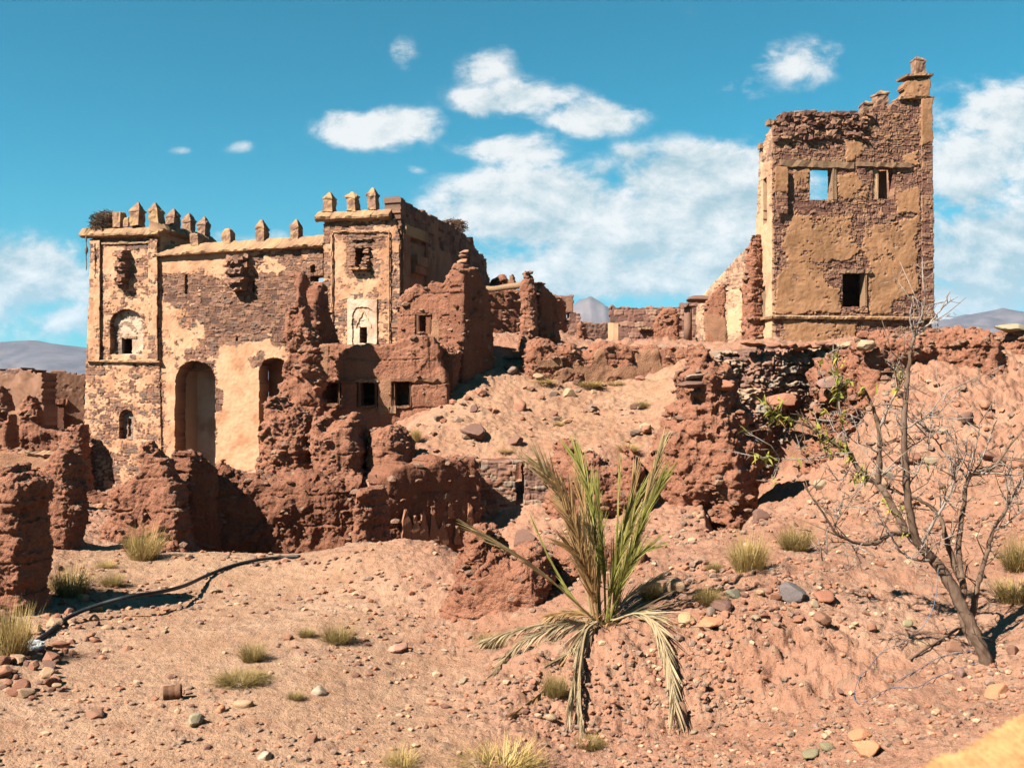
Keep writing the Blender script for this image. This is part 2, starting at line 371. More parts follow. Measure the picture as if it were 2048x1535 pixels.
def mud(name, pl, outline, mat, parent=None, holes=(), h=.03, T=.6, r=None, lump=.10, rag=.05, rgs=2.2, seed=1, spots=(), base=-.55, fine=1., uv=False, vert=1., peb=.5, st=9., blk=.36):
    """weathered rammed-earth mass: rounded towards its outline, lumpy, crumbling, pitted"""
    o_uv = outline if uv else pl.poly(outline)
    U, Z = grid(o_uv, h * 1.6); sl = seed * 2.3
    sd = sdist(U, Z, o_uv) + rag * (fbm(U * rgs, Z * rgs, sl, 5, .6, seed) + .7 * fbm(U * 6, Z * 6, sl + 5, 3, .6, seed + 1)) * 1.2 - rag * .3
    for hp in holes:
        sh = sdist(U, Z, pl.poly(hp)); sd = np.minimum(sd, -sh * 3)
    r = (r or T * .5) * .8
    q = np.clip(sd / r, 0, 1); prof = .25 * (sd > 0) + .75 * np.sqrt(np.clip(1 - (1 - q) ** 2, 0, 1))
    l1 = fbm(U * 1.1, Z * 1.1 * vert, sl, 3, .5, seed + 3); l2 = fbm(U * 3.0, Z * 3.0 * vert, sl, 3, .55, seed + 4)
    fo = T / 2 * prof + lump * .75 * (l1 + .45 * l2) * (.25 + .75 * prof)
    bo = -T / 2 * prof + lump * .5 * fbm(U * 1.3, Z * 1.3, sl + 50, 4, .5, seed + 8) * prof
    fo = np.maximum(fo, bo + h * 2.5)
    v = sd > 0
    cm = v[:-1, :-1] & v[:-1, 1:] & v[1:, 1:] & v[1:, :-1]
    V, Fq, sm, at = shell(pl, U, Z, fo, bo, cm, {'pl': U * 0})
    P, N, Q = remesh(V, Fq, h)
    # where old plaster still clings (front face only)
    rel = P[:, :2] - pl.o; pu = rel @ pl.u; po = N[:, :2] @ pl.n
    B = np.full(len(P), float(base))
    for (pp, val) in spots:
        w = np.clip(sdist(pu, P[:, 2], pl.poly(pp)) / .10 + .5, 0, 1); B = B * (1 - w) + val * w
    plv = np.clip((B + .6 * fbm(pu * 1.8, P[:, 2] * 1.8, sl, 4, .55, seed + 2)) / .08 + .5, 0, 1) * (po > .35)
    x, y, z = P.T; rough = 1 - .92 * plv; k = np.clip(h / .02, .55, 1.25)      # coarser relief where it is seen from farther away
    b1 = np.abs(fbm(x * 3.2, y * 3.2, z * 3.6, 4, .6, seed + 7)); b2 = np.abs(fbm(x * 9, y * 9, z * 10, 4, .6, seed + 17)); b3 = fbm(x * 26, y * 26, z * 26, 3, .6, seed + 27)
    p1, i1 = cells3(P + sl, .17 * k, seed + 5, peb); p2, i2 = cells3(P + sl, .075 * k, seed + 6, .75)
    big = np.clip(fbm(x * 1.2, y * 1.2, z * 1.2, 3, .5, seed + 37) * 1.2 + .7, .35, 1.1)
    d = rough * fine * big * (.07 * (.25 - b1) * min(1, lump * 10) - .045 * k * np.clip(b2 - .3, 0, 1) + .016 * k * b3 + .28 * .17 * k * p1 + .45 * .075 * k * p2) + plv * .02
    wv = P + .10 * np.stack([fbm(x * 3, y * 3, z * 3 + q * 9, 3, .6, seed + 47) for q in range(3)], 1)
    bid, crk = vor3(wv, (.52 * k, .52 * k, .34 * k), seed + 57); bid2, crk2 = vor3(wv, (.20 * k, .20 * k, .13 * k), seed + 67)
    msk = np.clip(fbm(x * .9, y * .9, z * .9, 3, .5, seed + 77) * 1.6 + .65, 0, 1)
    d = d + rough * blk * msk * (.17 * k * (bid - .55) - .05 * k * np.clip(1 - crk / .10, 0, 1) + .065 * k * (bid2 - .5) - .025 * k * np.clip(1 - crk2 / .15, 0, 1))
    lz = z + .05 * fbm(pu * 1.5, 0 * z, sl, 3, .5, seed + 97); lift = np.abs((lz / (.55 * k)) % 1 - .5) * 2; d = d - rough * .035 * k * np.clip(1 - (1 - lift) / .10, 0, 1) * (fbm(pu * 2, lz * 2, sl, 2, .5, seed + 98) > -.1)
    run = fbm(pu * 5.5, z * .5, sl, 3, .6, seed + 87); d = d + rough * .03 * k * np.minimum(run, .2) * (np.abs(N[:, 2]) < .6)
    P = P + N * d[:, None]
    n_s = int(min(700, st * len(P) * h * h))
    rn_, mo_ = np.where(p1 > p2 * .5, i1, i2), np.clip(np.maximum(p1, p2 * .6) * 3.5, 0, 1) * rough
    Fs = [Q]
    if n_s:      # stones bedded in the earth
        rg = np.random.default_rng(seed); global STV
        if STV is None: STV = np.array([rock_shape(700 + i, JV, .8) for i in range(10)])
        pk = rg.choice(len(P), n_s, p=rough / rough.sum()); sz = (.022 + .085 * rg.random(n_s) ** 2.5) * k * 1.25; an = rg.uniform(0, 6.28, n_s); sh = STV[rg.integers(0, 10, n_s)]
        ca, sa = np.cos(an)[:, None], np.sin(an)[:, None]
        SV = np.stack([sh[..., 0] * ca - sh[..., 1] * sa, sh[..., 0] * sa + sh[..., 1] * ca, sh[..., 2] * .8], -1) * sz[:, None, None] + (P[pk] + N[pk] * (sz * .05)[:, None])[:, None]
        Fs.append((JT[None] + (len(P) + np.arange(n_s) * len(JV))[:, None, None]).reshape(-1, 3))
        P = np.concatenate([P, SV.reshape(-1, 3)]); rr = np.repeat(rg.random(n_s), len(JV))
        plv = np.concatenate([plv, 0 * rr]); rn_ = np.concatenate([rn_, .55 + .45 * rr]); mo_ = np.concatenate([mo_, 0 * rr + 1])
    return mk(name, P, Fs, mat, parent, np.concatenate([np.ones(len(Q), bool), np.zeros(len(Fs[1]) if n_s else 0, bool)]), {'pl': plv, 'rn': rn_, 'mo': mo_})

def tube(pts, rad, seg=6, cap=True, seed=0, jit=0.):
    """tapered tube through points; returns V, [quads, tris]"""
    P = np.array([list(p) for p in pts], float); n = len(P); R = np.broadcast_to(np.asarray(rad, float), (n,))
    T = np.gradient(P, axis=0) if n > 2 else np.repeat((P[-1] - P[0])[None], n, 0)
    T /= np.linalg.norm(T, axis=1)[:, None] + 1e-12
    ref = np.array([0, 0, 1.]) if abs(T[:, 2]).mean() < .8 else np.array([1., 0, 0])
    A = np.cross(T, ref); A /= np.linalg.norm(A, axis=1)[:, None] + 1e-12; B = np.cross(T, A)
    ang = np.arange(seg) * 2 * math.pi / seg
    V = P[:, None] + R[:, None, None] * (np.cos(ang)[None, :, None] * A[:, None] + np.sin(ang)[None, :, None] * B[:, None])
    V = V.reshape(-1, 3); q = []
    i = np.arange(n - 1)[:, None] * seg; j = np.arange(seg)[None]; j2 = (j + 1) % seg
    Q = np.stack([i + j, i + j2, i + seg + j2, i + seg + j], -1).reshape(-1, 4)
    t = []
    if cap:
        V = np.concatenate([V, P[:1], P[-1:]]); c0, c1 = n * seg, n * seg + 1
        for k in range(seg): t.append((c0, (k + 1) % seg, k)); t.append((c1, (n - 1) * seg + k, (n - 1) * seg + (k + 1) % seg))
    return V, Q, np.array(t, int).reshape(-1, 3)

class Bag:
    """collects pieces into one mesh"""
    def __init__(s): s.V = []; s.Q = []; s.T = []; s.n = 0; s.a = []
    def add(s, V, Q=None, T=None, a=0.):
        V = np.asarray(V, float)
        if Q is not None and len(Q): s.Q.append(np.asarray(Q) + s.n)
        if T is not None and len(T): s.T.append(np.asarray(T) + s.n)
        s.V.append(V); s.a.append(np.broadcast_to(np.asarray(a, float), (len(V),))); s.n += len(V)
    def mk(s, name, mat, parent=None, smooth=False, base=None, an='rn'):
        fs = []
        if s.Q: fs.append(np.concatenate(s.Q))
        if s.T: fs.append(np.concatenate(s.T))
        return mk(name, np.concatenate(s.V), fs, mat, parent, smooth, {an: np.concatenate(s.a)}, base)

def spline(pts, n):
    """Catmull-Rom through control points"""
    P = np.array([list(p) for p in pts], float)
    P = np.concatenate([[2 * P[0] - P[1]], P, [2 * P[-1] - P[-2]]]); out = []
    m = len(P) - 3
    for t in np.linspace(0, m - 1e-9, n):
        i = int(t); f = t - i; p0, p1, p2, p3 = P[i:i + 4]
        out.append(.5 * ((2 * p1) + (-p0 + p2) * f + (2 * p0 - 5 * p1 + 4 * p2 - p3) * f * f + (-p0 + 3 * p1 - 3 * p2 + p3) * f ** 3))
    return np.array(out)

def sweep(name, pl, prof, u0, u1, mat, parent, seg=40, jit=.012, seed=1, z=None, plv=.8):
    """a profile [(out, dz)...] run along the wall from u0 to u1 at height z(u) with a worn edge"""
    us = np.linspace(u0, u1, seg + 1); k = len(prof); V = []
    zz = np.interp(us, [u0, u1], z)
    for i, u in enumerate(us):
        for j, (o, dz) in enumerate(prof):
            jj = jit * (vnoise(u * 5, j * 3.7, seed, seed) + .6 * vnoise(u * 17, j * 3.7, seed, seed + 1))
            V.append(pl.P(u + jj * (i in (0, seg)), zz[i] + dz + jj * .8, o + jj * 1.4 * (o > .02)))
    V = np.array(V, float).reshape(-1, 3); Q = []
    for i in range(seg):
        for j in range(k):
            j2 = (j + 1) % k; Q.append((i * k + j, (i + 1) * k + j, (i + 1) * k + j2, i * k + j2))
    fs = [np.array(Q)]
    V = np.concatenate([V, V[:k].mean(0)[None], V[-k:].mean(0)[None]]); c = len(V) - 2; T = []
    for j in range(k):
        j2 = (j + 1) % k; T.append((c, j, j2)); T.append((c + 1, seg * k + j2, seg * k + j))
    fs.append(np.array(T))
    n = len(V)
    return mk(name, V, fs, mat, parent, False, {'pl': np.clip(plv + .5 * RNG.normal(size=n), 0, 1), 'rn': RNG.random(n), 'mo': RNG.random(n) * .3})

def bx(pl, u0, u1, z0, z1, o0, o1, nu=8, nz=3, jit=.01, seed=1):
    """slightly irregular box on a wall plane, returns V,Q"""
    rg = np.random.default_rng(seed); V = []; Q = []
    us = np.linspace(u0, u1, nu + 1)
    ring = [(z0, o1), (z0, o0), (z1, o0), (z1, o1)]
    for u in us:
        for (z, o) in ring:
            V.append(pl.P(u + rg.normal() * jit * .5, z + rg.normal() * jit, o + rg.normal() * jit))
    for i in range(nu):
        for j in range(4): Q.append((i * 4 + j, (i + 1) * 4 + j, (i + 1) * 4 + (j + 1) % 4, i * 4 + (j + 1) % 4))
    Q.append((0, 1, 2, 3)); e_ = nu * 4; Q.append((e_ + 3, e_ + 2, e_ + 1, e_))
    return np.array(V, float).reshape(-1, 3), np.array(Q)

# ------------------------------------------------------------------ materials
AL = .45                      # sunlit earth and stone are much darker than they look
def newmat(name, rough=.9):
    m = bpy.data.materials.new(name); m.use_nodes = True; t = NT(m.node_tree); t.n.clear()
    out = t.node('ShaderNodeOutputMaterial'); b = t.node('ShaderNodeBsdfPrincipled')
    t.l.new(b.outputs[0], out.inputs[0]); b.inputs['Roughness'].default_value = rough
    b.inputs['Specular IOR Level'].default_value = .15
    pos = t.node('ShaderNodeNewGeometry').outputs['Position']
    return m, t, b, pos

def setcol(t, b, c, k=None):
    t.l.new(t.vm('SCALE', c, sc=AL if k is None else k), b.inputs['Base Color'])

def bump(t, b, hgt, strength=.5, dist=.02):
    n = t.node('ShaderNodeBump'); n.inputs['Strength'].default_value = strength; n.inputs['Distance'].default_value = dist
    t.l.new(hgt, n.inputs['Height']); t.l.new(n.outputs[0], b.inputs['Normal'])

def stone_mat(name, plaster_a, plaster_b, stone_cols, joint, stain=(.16, .075, .045)):
    m, t, b, pos = newmat(name)
    pl, rn, mo = t.attr('pl'), t.attr('rn'), t.attr('mo')
    cr = t.node('ShaderNodeValToRGB'); cr.color_ramp.interpolation = 'LINEAR'; e_ = cr.color_ramp.elements
    for i, c in enumerate(stone_cols):
        p = i / (len(stone_cols) - 1)
        el = e_[i] if i < 2 else e_.new(p)
        el.position = p; el.color = (*c, 1)
    t.l.new(rn, cr.inputs[0])
    n1 = t.noise(pos, 3.2, 6, .6); n2 = t.noise(pos, 26, 4, .6); n3 = t.noise(pos, 1.1, 4, .55)
    st = t.mix(t.ss(n2, .35, .7), cr.outputs[0], t.vm('SCALE', cr.outputs[0], sc=1.45))
    st = t.mix(t.ss(mo, .35, .95), st, joint)
    pc = t.mix(t.ss(n1, .3, .7), plaster_a, plaster_b)
    pc = t.mix(t.m('MULTIPLY', t.ss(n3, .44, .68), .75), pc, stain)
    pc = t.mix(t.m('MULTIPLY', t.ss(n2, .60, .75), .35), pc, (.17, .095, .065))
    setcol(t, b, t.mix(pl, st, pc))
    bump(t, b, t.m('ADD', t.m('MULTIPLY', t.noise(pos, 60, 4, .65), .5), t.m('MULTIPLY', n2, .8)), .55, .018)
    return m

def mud_mat(name, ca, cb, cc, plaster=(.42, .21, .12)):
    m, t, b, pos = newmat(name)
    pl, rn, mo = t.attr('pl'), t.attr('rn'), t.attr('mo')
    n1 = t.noise(pos, 1.6, 6, .6); n2 = t.noise(pos, 22, 5, .65); n3 = t.noise(pos, 75, 3, .6)
    c = t.mix(t.ss(n1, .3, .7), ca, cb); c = t.mix(t.m('MULTIPLY', t.ss(n2, .52, .70), .75), c, cc)
    c = t.mix(t.m('MULTIPLY', t.ss(n3, .62, .72), .5), c, (.36, .24, .17))
    peb = t.mix(t.ss(rn, .6, 1.), (.20, .12, .09), (.38, .24, .16))
    c = t.mix(t.m('MULTIPLY', t.ss(mo, .3, .8), t.ss(rn, .62, .78, 0., .75)), c, peb)
    pc = t.mix(t.ss(n1, .35, .7), plaster, tuple(x * .8 for x in plaster))
    setcol(t, b, t.mix(pl, c, pc))
    bump(t, b, t.m('ADD', t.m('MULTIPLY', n3, .5), n2), 1., .04)
    return m

def plain_mat(name, c1, c2, scale=8, rough=.85, bs=.3, stretch=None, k=None):
    m, t, b, pos = newmat(name, rough)
    v = pos if stretch is None else t.vm('MULTIPLY', pos, stretch)
    n = t.noise(v, scale, 5, .6)
    setcol(t, b, t.mix(t.ss(n, .3, .7), c1, c2), k)
    if bs: bump(t, b, n, bs, .01)
    return m

def blade_mat(name, c1, c2, c3=None, trans=.35):
    """leaf blades; attribute rn picks the colour of each blade"""
    m, t, b, pos = newmat(name, .6)
    rn = t.attr('rn'); c = t.mix(rn, c1, c2)
    if c3: c = t.mix(t.ss(rn, .7, 1.), c, c3)
    c = t.vm('SCALE', c, sc=.43)
    t.l.new(c, b.inputs['Base Color'])
    tr = t.node('ShaderNodeBsdfTranslucent'); t.l.new(c, tr.inputs[0])
    mx = t.node('ShaderNodeMixShader'); mx.inputs[0].default_value = trans
    out = [n for n in t.n if n.type == 'OUTPUT_MATERIAL'][0]
    t.l.new(b.outputs[0], mx.inputs[1]); t.l.new(tr.outputs[0], mx.inputs[2]); t.l.new(mx.outputs[0], out.inputs[0])
    return m

M = {}
DARKST = [(.085, .045, .034), (.15, .075, .048), (.20, .098, .060), (.27, .14, .088), (.13, .085, .066)]
M['facade'] = stone_mat('facade_plaster_and_stone', (.56, .300, .168), (.65, .375, .225), DARKST, (.11, .055, .036), (.40, .18, .09))
M['tower'] = stone_mat('tower_plaster_and_stone', (.42, .205, .098), (.50, .265, .14), [(.12, .055, .042), (.17, .08, .056), (.22, .105, .068), (.33, .18, .105), (.19, .095, .07)], (.10, .05, .035), (.30, .15, .07))
M['sidewall'] = stone_mat('sunlit_side_plaster', (.62, .37, .21), (.66, .42, .26), [(.24, .13, .09), (.36, .2, .13), (.44, .27, .17), (.2, .12, .09)], (.22, .12, .08), (.42, .22, .13))  # lighter than the tower's plaster and stone, sunlight put into the colour
M['innerwall'] = stone_mat('reddish_plaster_and_stone', (.33, .155, .09), (.40, .20, .12), DARKST, (.10, .05, .035), (.22, .09, .05))
M['rubble'] = stone_mat('mud_bonded_rubble', (.30, .145, .09), (.36, .18, .115), [(.13, .07, .055), (.22, .12, .085), (.30, .16, .11), (.34, .23, .155), (.20, .165, .14)], (.14, .065, .042), (.22, .10, .06))
M['farwall'] = stone_mat('distant_red_masonry', (.30, .15, .09), (.36, .19, .12), [(.13, .07, .055), (.2, .1, .075), (.27, .14, .1), (.33, .19, .13)], (.10, .05, .035))
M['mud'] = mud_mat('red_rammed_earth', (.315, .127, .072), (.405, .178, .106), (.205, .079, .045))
M['mud2'] = mud_mat('shaded_red_rammed_earth', (.25, .097, .054), (.32, .135, .078), (.17, .064, .036), (.34, .165, .095))  # darker copy of the red earth, shade put into its colour
M['coping'] = stone_mat('ochre_mud_coping', (.42, .245, .115), (.48, .29, .15), [(.16, .09, .07), (.26, .14, .09), (.33, .2, .12)], (.16, .085, .055), (.24, .13, .075))
M['wood'] = plain_mat('weathered_beam_wood', (.22, .125, .07), (.36, .22, .13), 9, .85, .5, (1, 1, 6))
M['darkwood'] = plain_mat('dark_reddish_wood', (.15, .065, .035), (.24, .11, .06), 9, .85, .5, (4, 4, 1))
M['plaster'] = plain_mat('pale_carved_plaster', (.56, .37, .23), (.62, .43, .29), 3, .85, .25)
M['niche'] = stone_mat('flaking_pale_plaster', (.60, .43, .30), (.66, .50, .37), [(.15, .1, .08), (.2, .13, .1), (.26, .17, .12)], (.2, .12, .08), (.38, .22, .14))
def rock_mat():
    m, t, b, pos = newmat('loose_rock', .85)
    oi = t.node('ShaderNodeObjectInfo').outputs['Color']
    tc = t.node('ShaderNodeTexCoord').outputs['Object']
    n = t.noise(tc, 14, 6, .6); n2 = t.noise(tc, 60, 3, .6)
    c = t.mix(t.ss(n, .3, .7), oi, t.vm('SCALE', oi, sc=1.35))
    c = t.mix(t.m('MULTIPLY', t.ss(n2, .48, .70), .55), c, (.40, .21, .13))
    setcol(t, b, c); bump(t, b, t.m('ADD', n, t.m('MULTIPLY', n2, .5)), .6, .012)
    return m
M['rock'] = rock_mat()
def gravel_mat():
    m, t, b, pos = newmat('loose_gravel', .9)
    cr = t.node('ShaderNodeValToRGB'); e_ = cr.color_ramp.elements
    cols = [(.27, .12, .07), (.37, .175, .105), (.17, .085, .058), (.48, .30, .19), (.42, .21, .125), (.25, .16, .115), (.34, .24, .15), (.40, .19, .11), (.33, .15, .09), (.20, .10, .065)]
    cr.color_ramp.interpolation = 'CONSTANT'
    for i, c in enumerate(cols):
        el = e_[i] if i < 2 else e_.new(.5)
        el.position = i / len(cols); el.color = (*c, 1)
    t.l.new(t.attr('rn'), cr.inputs[0])
    n = t.noise(pos, 40, 4, .6)
    setcol(t, b, t.mix(t.ss(n, .3, .7), cr.outputs[0], t.vm('SCALE', cr.outputs[0], sc=1.3)))
    return m
M['gravel'] = gravel_mat()
def ground_mat():
    m, t, b, pos = newmat('dusty_red_earth', .95)
    red, dry, rn, mo = t.attr('red'), t.attr('dry'), t.attr('rn'), t.attr('mo')
    n1 = t.noise(pos, .9, 6, .6); n2 = t.noise(pos, 9, 6, .62); n3 = t.noise(pos, 48, 4, .65)
    path = t.mix(t.ss(n1, .3, .7), (.455, .255, .150), (.535, .320, .202))
    rede = t.mix(t.ss(n1, .3, .7), (.405, .194, .118), (.485, .252, .162))
    c = t.mix(red, path, rede)
    n5 = t.noise(pos, .38, 5, .6, .6); n6 = t.noise(pos, 2.6, 5, .65)
    c = t.mix(t.m('MULTIPLY', t.ss(n5, .50, .66), .32), c, (.60, .395, .27)); c = t.mix(t.m('MULTIPLY', t.ss(n6, .50, .68), .50), c, (.32, .15, .09))
    c = t.mix(t.m('MULTIPLY', dry, t.ss(n2, .42, .62)), c, (.42, .30, .15))
    c = t.mix(t.m('MULTIPLY', t.ss(n2, .50, .72), .55), c, (.29, .135, .080))
    c = t.mix(t.m('MULTIPLY', t.ss(n3, .57, .70), .62), c, (.23, .115, .075))
    c = t.mix(t.m('MULTIPLY', t.ss(n3, .40, .28), .55), c, (.60, .39, .26))
    peb = t.mix(rn, (.25, .125, .085), (.47, .30, .195))
    c = t.mix(t.m('MULTIPLY', t.ss(mo, .35, .8), .8), c, peb)
    setcol(t, b, c, AL * .89)
    bump(t, b, t.m('ADD', t.m('MULTIPLY', n3, .6), n2), .9, .04)
    return m
M['ground'] = ground_mat()
M['hill'] = plain_mat('haze_tinted_bare_hillside', (.155, .135, .15), (.07, .068, .085), .02, .95, 0)  # bare hillside colour with the blue of distance haze mixed into it
M['hill2'] = plain_mat('bare_stone_mountain', (.19, .155, .155), (.10, .088, .095), .012, .95, 0)
M['grass'] = blade_mat('dry_grass_blades', (.62, .40, .10), (.80, .60, .30), (.40, .29, .08))
M['scrub'] = blade_mat('olive_scrub_blades', (.36, .25, .08), (.58, .40, .16), (.25, .21, .07))
M['pgreen'] = blade_mat('green_palm_leaflets', (.27, .28, .06), (.60, .52, .14), (.70, .52, .2))
M['pstraw'] = blade_mat('straw_palm_leaflets', (.66, .47, .20), (.86, .66, .36), (.46, .28, .12))
M['pgrey'] = blade_mat('dead_palm_leaflets', (.52, .38, .21), (.82, .64, .40), (.30, .18, .10))
M['pbrown'] = blade_mat('brown_palm_leaflets', (.56, .32, .13), (.74, .48, .22), (.40, .22, .09))
M['bark'] = plain_mat('grey_brown_bark', (.17, .095, .058), (.33, .22, .155), 22, .8, .7, (1, 1, .35), .29)
M['twig'] = plain_mat('pale_twig_bark', (.22, .15, .11), (.46, .38, .32), 14, .75, .2, None, .40)
M['leaf'] = blade_mat('almond_leaves', (.30, .33, .05), (.62, .52, .10), (.70, .44, .07))
M['nest'] = plain_mat('nest_twigs', (.10, .055, .032), (.30, .175, .095), 25, .9, 0)
M['pipe'] = plain_mat('black_hose', (.012, .016, .02), (.03, .035, .04), 15, .5, .1)
M['string'] = plain_mat('blue_twine', (.10, .15, .24), (.15, .20, .28), 15, .7, 0)
M['rust'] = plain_mat('rusty_tin', (.10, .045, .025), (.22, .10, .05), 22, .7, .3)
M['bag'] = plain_mat('white_plastic', (.75, .76, .76), (.85, .85, .84), 9, .5, .2, None, .30)
M['yellow'] = plain_mat('yellow_wrapper', (.70, .36, .015), (.78, .45, .03), 9, .5, .2)

# ------------------------------------------------------------------ ground
CP = []
def cp(px, Y, z): CP.append(((px - CX) / F, Y, z))
def cg(px, py, Y): CP.append(((px - CX) / F, Y, EZ + (HY - py) / F * Y))
for q in [(-200, 6, 0), (200, 6, 0), (500, 6, 0), (760, 6, 0), (100, 9, .02), (350, 9, 0), (600, 9, .04), (300, 12, 0), (500, 12, 0), (650, 12, .05), (550, 14.2, 0), (420, 14.4, .02), (250, 14.6, .06),
          (-200, 9, .25), (30, 9.5, .12), (0, 3, .05), (600, 3, .1), (1024, 3, .15), (1500, 3, .35), (2048, 3, .75), (1024, 1, .3), (2600, 1, .9), (-500, 1, .2), (2700, 4, 1.0), (-700, 5, .3),
          (1050, 6.0, .0), (1300, 6.0, -.02), (1500, 6.0, -.02), (1800, 4.9, .4), (2048, 4.2, .66),
          (850, 14.0, .15), (700, 14.2, .08), (930, 12.5, .2), (800, 11, .1), (550, 15.4, -.55), (550, 17, -1), (450, 16.5, -.9), (850, 16, -.8), (720, 16, -.9), (1000, 15.5, -.2), (1000, 18.6, -.3), (930, 18, -.8),
          (600, 20.5, .75), (800, 20.5, .85), (500, 20.5, .5), (700, 23, .7), (780, 26, 1.2), (100, 20, .0), (50, 26, -.1), (250, 24, -.5), (250, 34, -1.3), (0, 38, -.8), (450, 33, -.9), (600, 30, .3), (-300, 12, .3), (-300, 30, .0),
          (1000, 20.8, .98), (1200, 20.5, 1.15), (700, 34, 1.5), (1300, 45, 4.4), (1000, 42, 4.3), (600, 60, 1), (1500, 60, 4), (-400, 60, -1), (2400, 60, 4), (1024, 110, 2), (-600, 110, 0), (2600, 110, 3),
          (2400, 20, 2.6), (2300, 12, 1.5), (2300, 8, .8),
          (1300, 19.5, .35), (1400, 19.8, .4), (1500, 20, .5), (1560, 22, .7), (1560, 24, .75), (1640, 23.6, .9), (1700, 22.6, 1.4), (1500, 23.5, .6), (1480, 25.6, 3.2), (1560, 26.2, 3.5), (1640, 25.8, 3.5), (1720, 25.6, 3.5), (1440, 22.5, 1.5),
          (1150, 17.6, -.1), (1250, 17.6, .1), (1100, 18.6, -.1), (1000, 14, -.05), (1060, 17.5, -.25), (1400, 17.8, .35), (960, 15, -.35)]: cp(*q)
for q in [(1050, 1480, 6.6), (1150, 1450, 7.0), (1290, 1430, 7.2), (1500, 1430, 7.2), (1180, 1255, 8.3), (1300, 1240, 8.5), (1500, 1225, 8.3), (1640, 1228, 8.3), (1000, 1330, 8.3), (900, 1230, 10.2),
          (1400, 1330, 7.75), (1250, 1340, 7.7), (1600, 1340, 7.6), (1700, 1420, 6.7), (1975, 1325, 7.6), (1800, 1390, 6.9), (2048, 1420, 6.0), (1750, 1235, 8.5), (1500, 1130, 10.2), (1700, 1100, 11), (2000, 1150, 9.5), (1350, 1110, 11.5), (1100, 1150, 11.3),
          (1500, 1005, 17), (1250, 1010, 16.5), (1600, 935, 19), (1750, 900, 17), (2000, 950, 14), (1900, 850, 18), (2048, 800, 20), (1750, 800, 21), (1700, 720, 24), (2000, 730, 22.5), (1650, 1010, 14.5), (1850, 1020, 13),
          (880, 850, 24), (1000, 850, 24), (1200, 860, 24), (1000, 762, 29), (1200, 772, 29.3), (930, 725, 30), (985, 690, 32), (1000, 665, 35), (1350, 785, 27), (1340, 860, 22.5), (1420, 720, 26.5),
          (1530, 690, 32), (1700, 692, 33), (1850, 690, 34), (1200, 682, 36), (1400, 682, 37), (1600, 700, 27.5)]: cg(*q)
CPa = np.array(CP)
def warp(s, Y): return s * 14, np.log(np.maximum(Y, .8)) * 7
def rbf_fit():
    x, y = warp(CPa[:, 0], CPa[:, 1]); n = len(x)
    d2 = (x[:, None] - x) ** 2 + (y[:, None] - y) ** 2
    K = np.where(d2 > 0, d2 * np.log(d2 + 1e-12) * .5, 0) + np.eye(n) * .12
    Pm = np.stack([np.ones(n), x, y], 1)
    A = np.block([[K, Pm], [Pm.T, np.zeros((3, 3))]])
    w = np.linalg.solve(A, np.concatenate([CPa[:, 2], np.zeros(3)]))
    return x, y, w
RX, RY, RW = rbf_fit()
def base_z(s, Y):
    sh = s.shape; x, y = warp(s.ravel(), Y.ravel()); out = np.empty(x.shape); n = len(RX)
    for i in range(0, len(x), 60000):
        a_, b_ = x[i:i + 60000], y[i:i + 60000]
        d2 = (a_[:, None] - RX) ** 2 + (b_[:, None] - RY) ** 2
        out[i:i + 60000] = (d2 * np.log(d2 + 1e-12) * .5) @ RW[:n] + RW[n] + RW[n + 1] * a_ + RW[n + 2] * b_
    z = out.reshape(sh)
    far = np.clip((Y - 60) / 60, 0, 1)
    return z * (1 - far) + 2.0 * far
core = np.arange(-.76, .7601, .00130)
outer = .76 * 1.06 ** np.arange(1, 14)
SS = np.concatenate([-outer[::-1], core, outer])
ys = [.6]
while ys[-1] < 3: ys.append(ys[-1] * 1.03)
while ys[-1] < 62: ys.append(ys[-1] + max(.014, min((.0022 if 12 < ys[-1] < 32 else .0045) * ys[-1], .012 * (ys[-1] - 4.2))))
while ys[-1] < 3500: ys.append(ys[-1] * 1.10)
YY = np.array(ys)
S2, Y2 = np.meshgrid(SS, YY); nr0 = S2.shape
ZB = base_z(S2, Y2)
X2 = S2 * Y2
PXg = CX + F * S2
# the ground drops away in front of the rubble wall and of the broken ledge behind the palm
def hollow(Z, px_pts, py_pts, yw, y0, slope, w=60):
    pyl = np.interp(PXg, px_pts, py_pts); zw = EZ - (pyl - HY) / F * yw
    cap = zw - (yw - Y2) * slope
    m = np.clip((PXg - px_pts[0]) / w, 0, 1) * np.clip((px_pts[-1] - PXg) / w, 0, 1) * np.clip((Y2 - y0) / 1.5, 0, 1) * np.clip((yw + .35 - Y2) / .3, 0, 1)
    return Z - np.clip(Z - cap, 0, None) * m
ZB = hollow(ZB, [1400, 1500, 1560, 1620, 1700, 1760], [1010, 985, 955, 925, 860, 800], 24.4, 16., .16)
ZB = hollow(ZB, [1060, 1120, 1200, 1300, 1420, 1520], [1040, 1035, 1025, 1015, 1010, 1000], 19.0, 13., .12)
PXg = CX + F * S2
def bandf(v, a, b, w): return np.clip((v - a) / w + .5, 0, 1) * np.clip((b - v) / w + .5, 0, 1)
